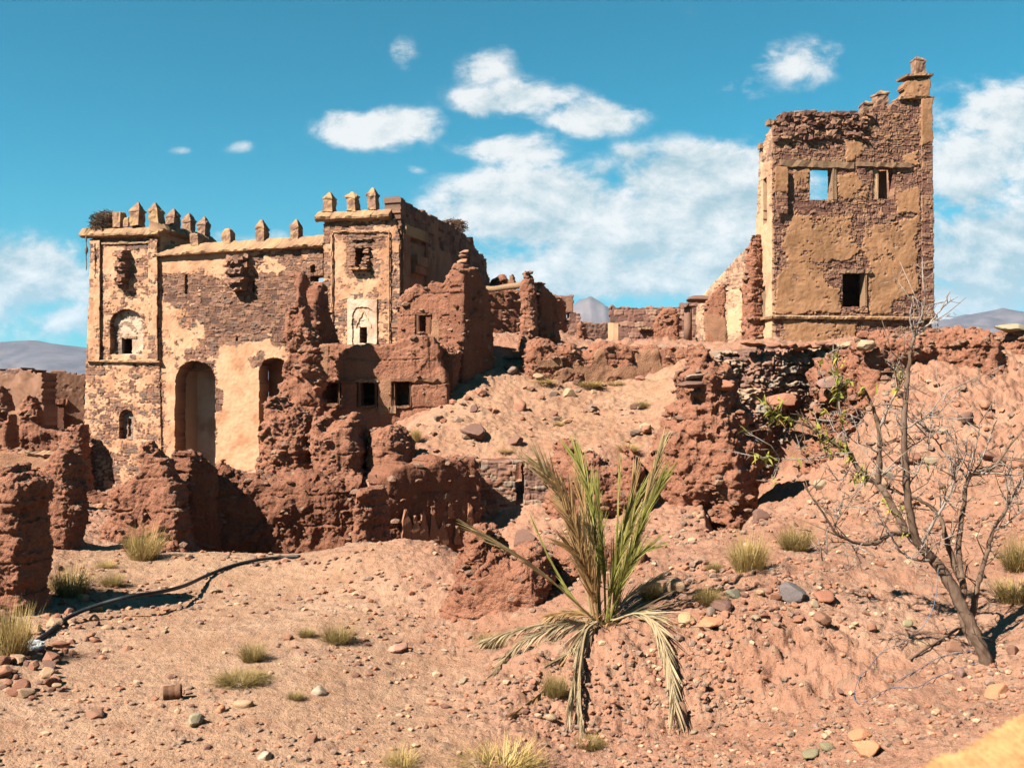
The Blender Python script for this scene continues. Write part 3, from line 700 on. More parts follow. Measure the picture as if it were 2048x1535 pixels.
# rough ground: the path is trodden smooth, banks and slopes are broken
edge_px = np.interp(Y2, [4, 6, 8, 10, 12, 15], [1000, 980, 900, 830, 760, 700])
pathm = np.clip((edge_px - PXg) / 260 + .5, 0, 1) * np.clip((Y2 - 2) / 2, 0, 1) * np.clip((15.2 - Y2) / .8, 0, 1) * np.clip((PXg + 60 - np.interp(Y2, [6, 9, 14], [-100, 120, 230])) / 140 + .5, 0, 1)
near = np.clip((Y2 - 1) / 2.5, 0, 1)
rough = (1 - .75 * pathm) * near
far = np.clip((Y2 - 60) / 30, 0, 1)
n_lo = fbm(X2 * .55, Y2 * .55, 0, 4, .5, 21); n_md = fbm(X2 * 2.1, Y2 * 2.1, 0, 4, .55, 31); n_hi = fbm(X2 * 8, Y2 * 8, 0, 4, .6, 41)
bank = bandf(PXg, 1000, 1760, 140) * bandf(Y2, 6.9, 8.3, .5)
rid = 1 - np.abs(fbm(X2 * 2.6 + .5 * n_md, Y2 * 2.0 + .3 * n_lo, 0, 4, .55, 51))
pb, pid = cells(X2 / .16, Y2 / .16, 61, .45); pb2, pid2 = cells(X2 / .06, Y2 / .06, 62, .6); pb3, pid3 = cells(X2 / .5, Y2 / .5, 63, .3)
sc2 = np.clip((Y2 - 5) / 14, .25, 1.6) * (1 - .45 * bandf(PXg, 860, 1440, 80) * bandf(Y2, 20, 32, 2))
ZG = ZB + (.07 * n_lo + .055 * n_md * sc2 + .030 * n_hi * (.6 + .6 * sc2)) * rough * (1 - far) + .012 * n_lo * pathm + .004 * n_hi * pathm
ZG = ZG + bank * (.03 * (rid - .6) + .035 * cells(X2 / .13 + 5, Y2 / .13, 81, .7)[0] + .02 * cells(X2 / .055, Y2 / .055, 82, .7)[0] + .05 * n_md + .018 * n_hi + .014 * fbm(X2 * 21, Y2 * 21, 0, 3, .6, 71))
ZG = ZG + (1 - far) * near * (.045 * pb * (.2 + .8 * rough) + .016 * pb2 * (.5 + .5 * rough) + .16 * pb3 * rough * sc2 * .6)
rb = bandf(PXg, 1600, 2500, 120) * bandf(Y2, 13.5, 24, 2) + .6 * bandf(PXg, 880, 1420, 60) * bandf(Y2, 20.5, 31, 2)
vb, ve = (lambda q: (q[0].reshape(nr0), q[1].reshape(nr0)))(vor3(np.stack([X2, Y2, 0 * X2], -1).reshape(-1, 3) + .12 * n_hi.reshape(-1, 1), (.55, .55, 9.), 91)) if True else None
ZG = ZG + rb * (1 - .7 * bandf(PXg, 860, 1420, 60)) * (.07 * (vb - .5) * np.clip(ve * 5, 0, 1) + .14 * n_md + .03 * n_hi)
ZG = ZG + rough * near * (1 - far) * .05 * (vb - .5) * np.clip(ve * 4, 0, 1) * (n_lo > .1)
redm = np.clip(1 - pathm * 1.1, 0, 1) * np.clip(1.2 - .0 * Y2, 0, 1)
drym = bandf(PXg, 860, 1420, 60) * bandf(Y2, 21, 31, 2) * .5 + .25 * bandf(Y2, 12, 14.5, 1) * bandf(PXg, 0, 520, 60)
nr, nc = S2.shape
idx = np.arange(nr * nc).reshape(nr, nc)
Fq = np.stack([idx[:-1, :-1], idx[:-1, 1:], idx[1:, 1:], idx[1:, :-1]], -1).reshape(-1, 4)
g = mk('ground', np.stack([X2, Y2, ZG], -1).reshape(-1, 3), Fq, M['ground'], None, True,
       {'red': redm.ravel(), 'dry': drym.ravel(), 'rn': np.where(pb2 > .12, pid2, pid).ravel(), 'mo': (np.clip(np.maximum(pb, pb2) * 3, 0, 1) * (np.where(pb2 > .12, pid2, pid) > .35)).ravel()}, base=(0, 0, 0))
g['kind'] = 'structure'

def ground_hit(px, py, ymin=4.2, ymax=59.):
    """where the line of sight through a photo pixel meets the ground"""
    px = np.atleast_1d(np.asarray(px, float)); py = np.atleast_1d(np.asarray(py, float))
    r0, r1 = np.searchsorted(YY, ymin), np.searchsorted(YY, ymax)
    ci = np.clip(np.searchsorted(SS, (px - CX) / F), 1, nc - 2)
    PY = HY - F * (ZG[r0:r1][:, ci] - EZ) / YY[r0:r1, None]
    hit = PY <= py[None]
    ok = hit.any(0); k = hit.argmax(0)
    Y = YY[r0:r1][k]; z = ZG[r0:r1][k, ci]
    return (px - CX) / F * Y, Y, z, ok
def gz(x, y):
    i = int(np.clip(np.searchsorted(YY, y), 1, nr - 1)); j = int(np.clip(np.searchsorted(SS, x / y), 1, nc - 1))
    return float(ZG[i, j])
def G(px, py, **k):
    x, y, z, ok = ground_hit(px, py, **k); return Vector((x[0], y[0], z[0]))

# hills far off
def hill(name, label, pts, Y, depth, mat, seed):
    n = 160; m = 26
    xs = np.linspace(pts[0][0], pts[-1][0], n); tops = np.interp(xs, [p[0] for p in pts], [p[1] for p in pts])
    zt = (HY - tops) / F * Y
    V = []
    for j in range(m):
        f = j / (m - 1); prof = math.sin(min(f, 1) * math.pi) if f < .5 else math.sin(f * math.pi)
        yy = Y + (f - .5) * depth
        X = (xs - CX) / F * Y
        nz = fbm(X / 260., yy / 260. + 0 * X, 0, 5, .55, seed)
        z = zt * prof ** .8 + nz * .20 * zt * prof ** .5 * (f != .5) + 0
        V.append(np.stack([X, np.full(n, yy), z - 4], -1))
    V = np.concatenate(V); ix = np.arange(n * m).reshape(m, n)
    Q = np.stack([ix[:-1, :-1], ix[:-1, 1:], ix[1:, 1:], ix[1:, :-1]], -1).reshape(-1, 4)
    o = mk(name, V, Q, mat, None, True, None, base=(0, Y, 0)); o['kind'] = 'structure'; o['label'] = label
    return o
hill('hills', 'long bare hillside behind the left ruins', [(-900, 720), (-400, 660), (-100, 668), (0, 672), (60, 676), (110, 682), (175, 690), (260, 700), (420, 720), (620, 760), (700, 790)], 2300, 900, M['hill'], 3)
hill('hills', 'dark rounded hill at the right horizon', [(1500, 790), (1700, 690), (1870, 648), (1930, 638), (1985, 633), (2048, 640), (2200, 660), (2500, 700)], 2100, 800, M['hill'], 5)
hill('mountain', 'pale stony peak seen between the ruins', [(1000, 700), (1090, 650), (1130, 625), (1160, 617), (1176, 616), (1205, 627), (1225, 643), (1300, 680), (1400, 740)], 2700, 700, M['hill2'], 9)

# ------------------------------------------------------------------ left castle
L = Plane(185, 38, 18)
def uvbox(pl, x0, y0, x1, y1): return [(x0, y0), (x1, y0), (x1, y1), (x0, y1)]
def arch(x0, x1, yt, yb, n=9, pointy=1.):
    r = (x1 - x0) / 2; cx = (x0 + x1) / 2; pts = [(x0, yb)]
    for i in range(n + 1):
        a_ = math.pi * (1 - i / n); pts.append((cx + r * math.cos(a_), yt + r - r * math.sin(a_) ** pointy))
    return pts + [(x1, yb)]

def merlon(parent, pos, w, hb, ht, deg, seed, cap=True, stone=.2, name='merlon'):
    """square post with overhanging pyramid cap, worn"""
    w *= .87; ht *= .78
    rings = [(0, w * 1.05)] + [(hb * f, w) for f in (.15, .3, .45, .6, .75, .9, 1)]
    if cap: rings += [(hb, w * 1.12), (hb + .05, w * 1.10)] + [(hb + .05 + ht * f, w * 1.08 * (1 - f) + .07 * f) for f in (.2, .4, .6, .8, 1)]
    else: rings += [(hb + .04, w * .85), (hb + ht * .3, w * .5), (hb + ht * .35, w * .1)]
    k = 5; V = []; ca, sa = math.cos(-math.radians(deg)), math.sin(-math.radians(deg))
    for (z, ww) in rings:
        for sside in range(4):
            for q in range(k):
                f = q / k * 2 - 1; x, y = [(f, -1), (1, f), (-f, 1), (-1, -f)][sside]
                V.append((x * ww / 2, y * ww / 2, z))
    V = np.array(V); n = len(V)
    nz = fbm(V[:, 0] * 6 + seed, V[:, 1] * 6, V[:, 2] * 6, 3, .6, seed)
    nz2 = fbm(V[:, 0] * 13 + seed, V[:, 1] * 13, V[:, 2] * 13, 3, .6, seed + 9); nz = nz + .6 * np.minimum(nz2, 0); lean = np.random.default_rng(seed).normal(size=2) * .05
    V[:, 0] *= 1 + .14 * nz; V[:, 1] *= 1 + .14 * nz; V[:, 0] += lean[0] * V[:, 2]; V[:, 1] += lean[1] * V[:, 2]; V[:, 2] += .06 * fbm(V[:, 0] * 4, V[:, 1] * 4 + seed, 0, 2, .5, seed)
    m4 = 4 * k; Q = []
    for i in range(len(rings) - 1):
        for j in range(m4): Q.append((i * m4 + j, i * m4 + (j + 1) % m4, (i + 1) * m4 + (j + 1) % m4, (i + 1) * m4 + j))
    V = np.concatenate([V, [[0, 0, V[-m4:, 2].max() + .01]]]); T = [(n, n - m4 + j, n - m4 + (j + 1) % m4) for j in range(m4)]
    plv = np.clip((fbm(V[:, 0] * 4 + seed, V[:, 1] * 4, V[:, 2] * 4, 3, .5, seed + 4) + .55 - stone * 1.6) / .2 + .5, 0, 1)
    Wd = np.stack([V[:, 0] * ca - V[:, 1] * sa + pos[0], V[:, 0] * sa + V[:, 1] * ca + pos[1], V[:, 2] + pos[2]], -1)
    return mk(name, Wd, [np.array(Q), np.array(T)], M['coping'], parent, False, {'pl': plv, 'rn': RNG.random(len(V)), 'mo': RNG.random(len(V)) * .6})

def box_obj(name, pl, u0, u1, z0, z1, o0, o1, mat, parent, seed=1, jit=.008, nu=8, plv=1., base=None):
    V, Q = bx(pl, u0, u1, z0, z1, o0, o1, nu, 3, jit, seed)
    return mk(name, V, Q, mat, parent, False, {'pl': np.full(len(V), plv), 'rn': RNG.random(len(V)), 'mo': np.zeros(len(V))}, base)

# --- left corner tower
def left_tower():
    t = thing('castle_tower', 'leftmost square castle tower with crumbling tan plaster and crowded little merlons along its roof edge', 'tower', L.P(0., 0., 0.).tolist()[:2] + [-1.3])
    body = [(185, 466), (319, 466), (321, 722), (326, 1012), (163, 1012), (172, 728)]
    niche = arch(222, 286, 620, 708, 9, .8)
    low = arch(240, 268, 820, 876)
    fw = masonry('wall', L, body, M['facade'], t, [niche, low], h=.027, thick=.55, base=.26, rag=.02, seed=3, rh=.14, nf=1.7, poke=.95, hi=.7, relief=.075,
            spots=[([(170, 830), (330, 760), (330, 1010), (160, 1010)], -.12), ([(170, 880), (240, 870), (330, 900), (330, 1010), (160, 1010)], .0), ([(205, 500), (250, 500), (245, 540), (206, 540)], .9), ([(250, 488), (300, 488), (300, 575), (250, 590), (235, 560)], -.25), ([(190, 478), (300, 478), (300, 492), (190, 492)], -.9),
                   ([(250, 565), (310, 560), (310, 600), (260, 605)], .15)])
    # recessed panels behind the blind arches
    q = L.shift(-.22)
    masonry('niche_panel', q, [(216, 612), (292, 612), (292, 714), (216, 714)], M['niche'], fw, [uvbox(q, 245, 676, 265, 707)], h=.027, thick=.15, base=.35, seed=5, rh=.14, nf=1.6, spots=[([(222, 655), (245, 650), (245, 712), (222, 712)], -.6)])
    masonry('niche_panel', q, [(234, 812), (274, 812), (274, 882), (234, 882)], M['rubble'], fw, [uvbox(q, 258, 838, 262, 872)], h=.027, thick=.15, base=-1, seed=6)
    box_obj('window_frame', L, L.uv(243, 0)[0], L.uv(267, 0)[0], L.uv(250, 676)[1], L.uv(250, 672)[1], -.16, -.23, M['wood'], fw, 4)
    # corner strips
    for (x0, x1, y0) in ((184, 205, 478), (300, 320, 478)):
        masonry('pilaster', L, [(x0, y0), (x1, y0), (x1, 724), (x0 - (3 if x0 < 200 else 0), 724)], M['facade'], t, h=.027, thick=.02, off=.11, base=.35, rag=.015, seed=int(x0), rh=.16, nf=1.8, poke=.9, hi=.6, spots=[([(x0 - 2, 470), (x1 + 2, 470), (x1 + 2, 520), (x0 - 2, 520)], -.05)])
    u0, z0 = L.uv(176, 722); u1, z1 = L.uv(324, 724)
    sweep('string_course', L, [(.02, -.03), (.15, -.02), (.16, .03), (.02, .06)], u0, u1, M['coping'], t, 46, .018, 3, (z0, z1))
    uc0, zc0 = L.uv(168, 472); uc1, zc1 = L.uv(326, 469)
    sweep('cornice', L, [(-.3, -.02), (.12, -.10), (.28, -.04), (.30, .03), (.10, .26), (-.3, .34)], uc0, uc1, M['coping'], t, 60, .03, 4, (zc0, zc1), .7)
    sweep('frieze', L, [(.02, -.05), (.09, -.04), (.09, .04), (.02, .05)], uc0 + .3, uc1 - .2, M['coping'], t, 40, .02, 14, (L.uv(205, 486)[1], L.uv(310, 485)[1]), .5)
    # right flank above the curtain wall and the other hidden sides
    Rr = Plane(0, 1, L.deg - 90); Rr.o = L.P(np.array(L.uv(320, 0)[0]), 0, 0)[:2]
    zt = zc0 + .02
    masonry('wall', Rr, [(0.02, -1.2), (3.0, -1.2), (3.0, zt), (0.02, zt)], M['facade'], t, h=.035, thick=.5, base=.7, uv=True, seed=9)
    sweep('cornice', Rr, [(-.3, -.02), (.12, -.10), (.28, -.04), (.30, .03), (.10, .26), (-.3, .34)], -.25, 3.2, M['coping'], t, 40, .03, 8, (zt, zt), .7)
    Bk = L.shift(-3.0); Lf = Plane(0, 1, L.deg + 90); Lf.o = L.P(np.array(L.uv(185, 0)[0]), 0, 0)[:2] - L.n * 3.0
    um = L.uv(320, 0)[0]
    box_obj('wall', Bk, 0., um, -1.3, zt, 0., -.4, M['facade'], t, 12, .0)
    box_obj('wall', Lf, 0., 2.99, -1.3, zt, 0., -.4, M['facade'], t, 13, .0)
    box_obj('roof', L, .41, um - .5, zt - .15, zt + .15, -.56, -2.98, M['coping'], t, 14, .0)
    # box on corbels over the wall
    def bartizan(cx, y0, y1, w, dep, seed):
        b = Bag(); u, zt_ = L.uv(cx, y0); _, zb = L.uv(cx, y1); n = 11; rg = np.random.default_rng(seed)
        for i in range(n):
            f0, f1 = i / n, (i + 1) / n; ww = w / 2 * (1 - .25 * f0 + .10 * rg.normal() * .4); dd = dep * (.75 + .3 * (i % 4 < 2) + .1 * rg.normal() - .15 * (i == n - 1))
            V, Q = bx(L, u - ww, u + ww, zt_ + (zb - zt_) * f1 + .008, zt_ + (zb - zt_) * f0, dd, -.02, 4, 3, .02, seed + i)
            b.add(V, Q, a=rg.random())
        return b.mk('corbelled_box', M['brick'], t)
    bartizan(252, 503, 578, .42, .42, 5)
    # merlons along the front and the right flank
    for i, (px, pyb, w, hb, ht, cap) in enumerate([(234, 448, .42, .42, .2, False), (270, 447, .46, .42, .42, True), (311, 448, .46, .44, .36, True), (251, 446, .26, .2, .15, False)]):
        u, z = L.uv(px, pyb); merlon(t, L.P(u, z - .12, -.12), w, hb + .12, ht, L.deg, 20 + i, cap, .35)
    for i, (s, w, hb, ht) in enumerate([(.85, .44, .46, .4), (1.9, .42, .5, .4), (2.8, .42, .55, .35)]):
        merlon(t, Rr.P(s, zt + .15, -.1), w, hb, ht, L.deg, 30 + i, True, .55)
    return t
M['brick'] = stone_mat('thin_brick_courses', (.4, .2, .1), (.45, .24, .13), [(.18, .085, .055), (.27, .13, .08), (.22, .12, .085), (.33, .17, .1)], (.1, .05, .03))
left_tower()

# --- curtain wall with the tall arched doorway
def curtain():
    C = L.shift(-.06)
    t = thing('castle_wall', 'long two-tone castle wall of bare stone and cream plaster with a tall arched doorway', 'wall', C.P(np.array(C.uv(480, 900)[0]), -1.2, 0).tolist())
    door = arch(352, 431, 722, 1010); door2 = arch(520, 578, 715, 1000)
    slits = [uvbox(C, 371, 549, 375, 588), uvbox(C, 506, 562, 510, 582), [(623, 532), (630, 531), (631, 543), (624, 545)], [(622, 553), (648, 552), (648, 562), (622, 562)], uvbox(C, 473, 672, 477, 682)]
    body = [(317, 510), (648, 488), (648, 1012), (325, 1012)]
    fw = masonry('wall', C, body, M['facade'], t, [door, door2] + slits, h=.026, thick=.6, base=.08, seed=14, rh=.12, wr=(.12, .40), hrag=.025, nf=1.3, poke=.8, hi=.5, relief=.085, wob=.075,
            spots=[([(330, 545), (470, 560), (640, 525), (648, 640), (560, 690), (420, 712), (408, 650), (370, 615), (328, 605)], -1.05),
                   ([(318, 518), (470, 505), (470, 545), (400, 535), (322, 548)], 1.0), ([(520, 505), (600, 500), (600, 515), (520, 520)], -.9), ([(600, 515), (648, 510), (648, 600), (600, 620)], -.35),
                   ([(438, 690), (540, 680), (545, 716), (518, 735), (520, 940), (436, 940), (436, 740)], 1.5), ([(338, 740), (352, 735), (352, 940), (330, 940), (332, 800)], .9),
                   ([(372, 700), (440, 690), (430, 712), (372, 722)], -.25), ([(490, 712), (530, 700), (535, 730), (505, 740)], -.5), ([(432, 778), (448, 778), (446, 822), (432, 822)], -1)])
    # doorway interior: plastered side and back
    q = C.shift(-1.35)
    ub0, ub1 = C.uv(352, 0)[0], C.uv(431, 0)[0]
    z1 = C.uv(390, 718)[1]
    masonry('doorway_back', q, [(ub0 - .3, -1.2), (ub1 + .5, -1.2), (ub1 + .5, z1 + .2), (ub0 - .3, z1 + .2)], M['niche'], fw, uv=True, h=.03, thick=.2, base=1.0, seed=22, spots=[([(ub0 + .75, -1.2), (ub1 + .5, -1.2), (ub1 + .5, z1 - 1.9), (ub0 + .85, z1 - 1.7)], -.7), ([(ub1 - .25, -1.2), (ub1 + .5, -1.2), (ub1 + .5, z1), (ub1 - .15, z1)], -.8)],
            holes=[[(ub0 + .92, .55), (ub0 + 1.08, .55), (ub0 + 1.08, 1.05), (ub0 + .92, 1.05)]])
    box_obj('door_jamb', C, ub0 - .12, ub0 - .02, -1.3, z1 - .3, -.61, -1.3, M['plaster'], fw, 3, .01)
    box_obj('lintel', C, ub0 - .1, ub1 + .2, z1 - .42, z1 - .30, -.75, -.95, M['wood'], fw, 5, .012)
    q2 = C.shift(-1.1); u2, u3 = C.uv(515, 0)[0], C.uv(600, 0)[0]
    masonry('doorway_back', q2, [(u2 - .2, -1.2), (u3, -1.2), (u3, z1 + .3), (u2 - .2, z1 + .3)], M['innerwall'], fw, uv=True, h=.035, thick=.2, base=.2, seed=23)
    # eaves slabs and sloped mud coping
    u0, za = C.uv(312, 512); u1, zb = C.uv(650, 491)
    sweep('cornice', C, [(-.55, -.02), (.14, -.07), (.24, -.03), (.25, .02), (-.05, .20), (-.25, .42), (-.55, .40)], u0, u1, M['coping'], t, 110, .03, 15, (za, zb), .75)
    for i, (px, py, hb, ht, cap) in enumerate([(384, 485, .42, .1, False), (448, 484, .50, .42, False), (515, 482, .5, .42, True), (583, 479, .48, .40, True)]):
        u, z = C.uv(px, py); merlon(t, C.P(u, za + .30, -.32), .40, hb, ht, L.deg, 40 + i, cap, .42)
    # broken machicolation box on the stonework
    b = Bag(); rg = np.random.default_rng(3); u, zt_ = C.uv(482, 512); _, zbm = C.uv(482, 582)
    for i in range(11):
        f0, f1 = i / 11, (i + 1) / 11; ww = .36 * (1 - .15 * f0) + .05 * rg.normal(); dd = .36 + .09 * (i % 3) + .05 * rg.normal()
        V, Q = bx(C, u - ww, u + ww, zt_ + (zbm - zt_) * f1 + .01, zt_ + (zbm - zt_) * f0, dd, -.02, 5, 3, .025, 60 + i); b.add(V, Q, a=rg.random())
    b.mk('corbelled_box', M['brick'], t)
curtain()

# --- central castle tower with its receding flank
MT = L.shift(.10)
def mid_tower():
    t = thing('castle_tower', 'middle castle tower with a broken black window and a pale carved arch panel', 'tower', MT.P(np.array(MT.uv(720, 700)[0]), .8, 0).tolist())
    body = [(647, 438), (790, 436), (800, 470), (802, 720), (647, 720)]
    win = [(712, 502), (716, 494), (730, 495), (734, 500), (735, 520), (733, 531), (722, 529), (711, 526)]
    fw = masonry('wall', MT, body, M['facade'], t, [win, uvbox(MT, 722, 655, 735, 685)], h=.026, thick=.5, base=.30, seed=31, rh=.13, nf=1.6, poke=.95, hi=.65, relief=.075, rag=.012,
            spots=[([(647, 445), (744, 445), (744, 462), (668, 462), (660, 490), (647, 490)], -1.1), ([(690, 470), (775, 468), (775, 495), (740, 500), (742, 540), (700, 540), (690, 500)], -.75), ([(780, 462), (800, 462), (800, 720), (782, 720)], -.35), ([(670, 600), (780, 590), (780, 612), (670, 620)], .5), ([(647, 500), (662, 500), (662, 600), (647, 600)], -.1)])
    uL, uR = MT.uv(647, 0)[0], MT.uv(800, 0)[0]
    # raised frame of the panel
    for (x0, x1, y0, y1) in ((664, 667.5, 464, 700), (779, 782, 464, 700), (664, 782, 461, 464.5)):
        masonry('panel_frame', MT, uvbox(MT, x0, y0, x1, y1), M['facade'], fw, h=.02, thick=.02, off=.09, base=1.2, seed=int(x0), rag=.01)
    # carved pale arch panel
    a0, za = MT.uv(697, 598); a1, zb = MT.uv(758, 690)
    masonry('carved_panel', MT, [(697, 598), (757, 598), (757, 690), (697, 690)], M['niche'], fw, [arch(707, 750, 614, 690, 9, .75)], h=.02, thick=.05, off=.06, base=1.4, seed=37)
    masonry('carved_panel', MT, [(704, 610), (753, 610), (753, 690), (704, 690)], M['niche'], fw, [uvbox(MT, 721.5, 655, 735, 686)], h=.02, thick=.03, off=.015, base=1.4, seed=38)
    b = Bag()
    for sgn in (-1, 1):
        pts = [MT.P(*MT.uv(728.5 + sgn * dx, py), .055) for dx, py in ((15, 655), (14, 648), (10, 643), (9, 637), (5, 634), (3, 628), (0, 622))]
        V, Q, T = tube(pts, .022, 5); b.add(V, Q, T)
    b.mk('arch_moulding', M['plaster'], fw)
    for (x0, y0, x1, y1, mm) in ((705, 477.5, 747, 481, 'wood'), (709, 494, 742, 496.5, 'wood'), (704, 536, 741, 541, 'brick')):
        u0, z0 = MT.uv(x0, y1); u1, z1 = MT.uv(x1, y0)
        box_obj('lintel' if mm == 'wood' else 'sill', MT, u0, u1, z0, z1, .12 if mm == 'wood' else .30, -.1, M[mm], fw, 50, .012)
    rg = np.random.default_rng(8); b = Bag()
    for i in range(9):
        u, z = MT.uv(735 + rg.uniform(-1, 3), 536 - i * 4.4); V, Q = bx(MT, u - .10, u + .10, z - .03, z + .03, .2 + .06 * rg.normal(), .02, 2, 2, .015, 70 + i); b.add(V, Q, a=rg.random())
        if i < 4:
            u, z = MT.uv(709 + rg.uniform(-2, 3), 536 - i * 4.4); V, Q = bx(MT, u - .14, u + .12, z - .03, z + .03, .18 + .06 * rg.normal(), .02, 2, 2, .015, 90 + i); b.add(V, Q, a=rg.random())
    b.mk('broken_box', M['brick'], fw)
    u0, z0 = MT.uv(636, 438); u1, z1 = MT.uv(783, 433)
    sweep('cornice', MT, [(-.4, -.02), (.12, -.12), (.24, -.05), (.26, .02), (-.02, .26), (-.4, .30)], u0, u1, M['coping'], t, 60, .025, 33, (z0, z1), .8)
    for i, (px, py, w, hb, ht, o) in enumerate([(657, 424, .40, .44, .26, -.12), (680, 424, .32, .30, .28, -.9), (703, 424, .40, .44, .26, -.12), (744, 422, .36, .46, .30, -.12), (722, 424, .3, .1, .15, -1.1), (764, 424, .25, .06, .12, -.8)]):
        u, z = MT.uv(px, py); merlon(t, MT.P(u, z0 + .22, o), w, hb, ht, L.deg, 70 + i, True, .15 + .3 * (i == 3))
    # flank running back to the right (in shade) and hidden sides
    Rr = Plane(0, 1, L.deg - 90); Rr.o = MT.P(np.array(uR), 0, 0)[:2]
    top = [(786, 388), (797, 390), (822, 404), (846, 420), (880, 438), (905, 446), (925, 462), (938, 480), (942, 468), (946, 470), (948, 492), (962, 506), (974, 516), (973, 545), (980, 560), (982, 700), (800, 740)]
    top = Rr.poly([(max(p[0], 800.2), p[1]) for p in top[1:]]); top = [(-.05, top[0][1])] + top
    masonry('flank_wall', Rr, top, M['innerwall'], t, uv=True, h=.05, thick=.6, base=.65, seed=41, rag=.08, relief=.07, rh=.17, wr=(.2, .5), nf=.6,
            spots=[(Rr.poly([(800.5, 380), (850, 410), (905, 440), (985, 500), (990, 700), (935, 620), (900, 505), (850, 492), (800.5, 478)]), -1.1), (Rr.poly([(867, 440), (875, 440), (877, 500), (867, 500)]), .9)], bow=.04)
    # stepped blind panel on the flank
    def rb(x0, y0, x1, y1, o1, nm='blind_panel', mm='innerwall'):
        ua, zb_ = Rr.uv(x0, y1); ub, zt_ = Rr.uv(x1, y0); return box_obj(nm, Rr, ua, ub, zb_, zt_, o1, .0, M[mm], t, 77, .012)
    rb(803, 470, 816, 590, .10); rb(820, 518, 842, 530, .30); rb(820, 533, 843, 545, .22); rb(848, 478, 851, 610, .10, 'pilaster'); rb(806, 466, 850, 470, .14, 'string_course', 'coping')
    Bk = MT.shift(-7.0)
    box_obj('wall', Bk, uL, uR - .1, 0., z0 - .4, 0., -.4, M['innerwall'], t, 51, 0.)
    Lf = Plane(0, 1, L.deg + 90); Lf.o = MT.P(np.array(uL), 0, 0)[:2] - MT.n * 7.0
    box_obj('wall', Lf, 0., 6.9, 0., z0, 0., -.4, M['innerwall'], t, 52, 0.)
    box_obj('roof', MT, uL + .45, uR - .7, z0 - .3, z0 - .05, -.55, -6.9, M['coping'], t, 53, 0.)
mid_tower()

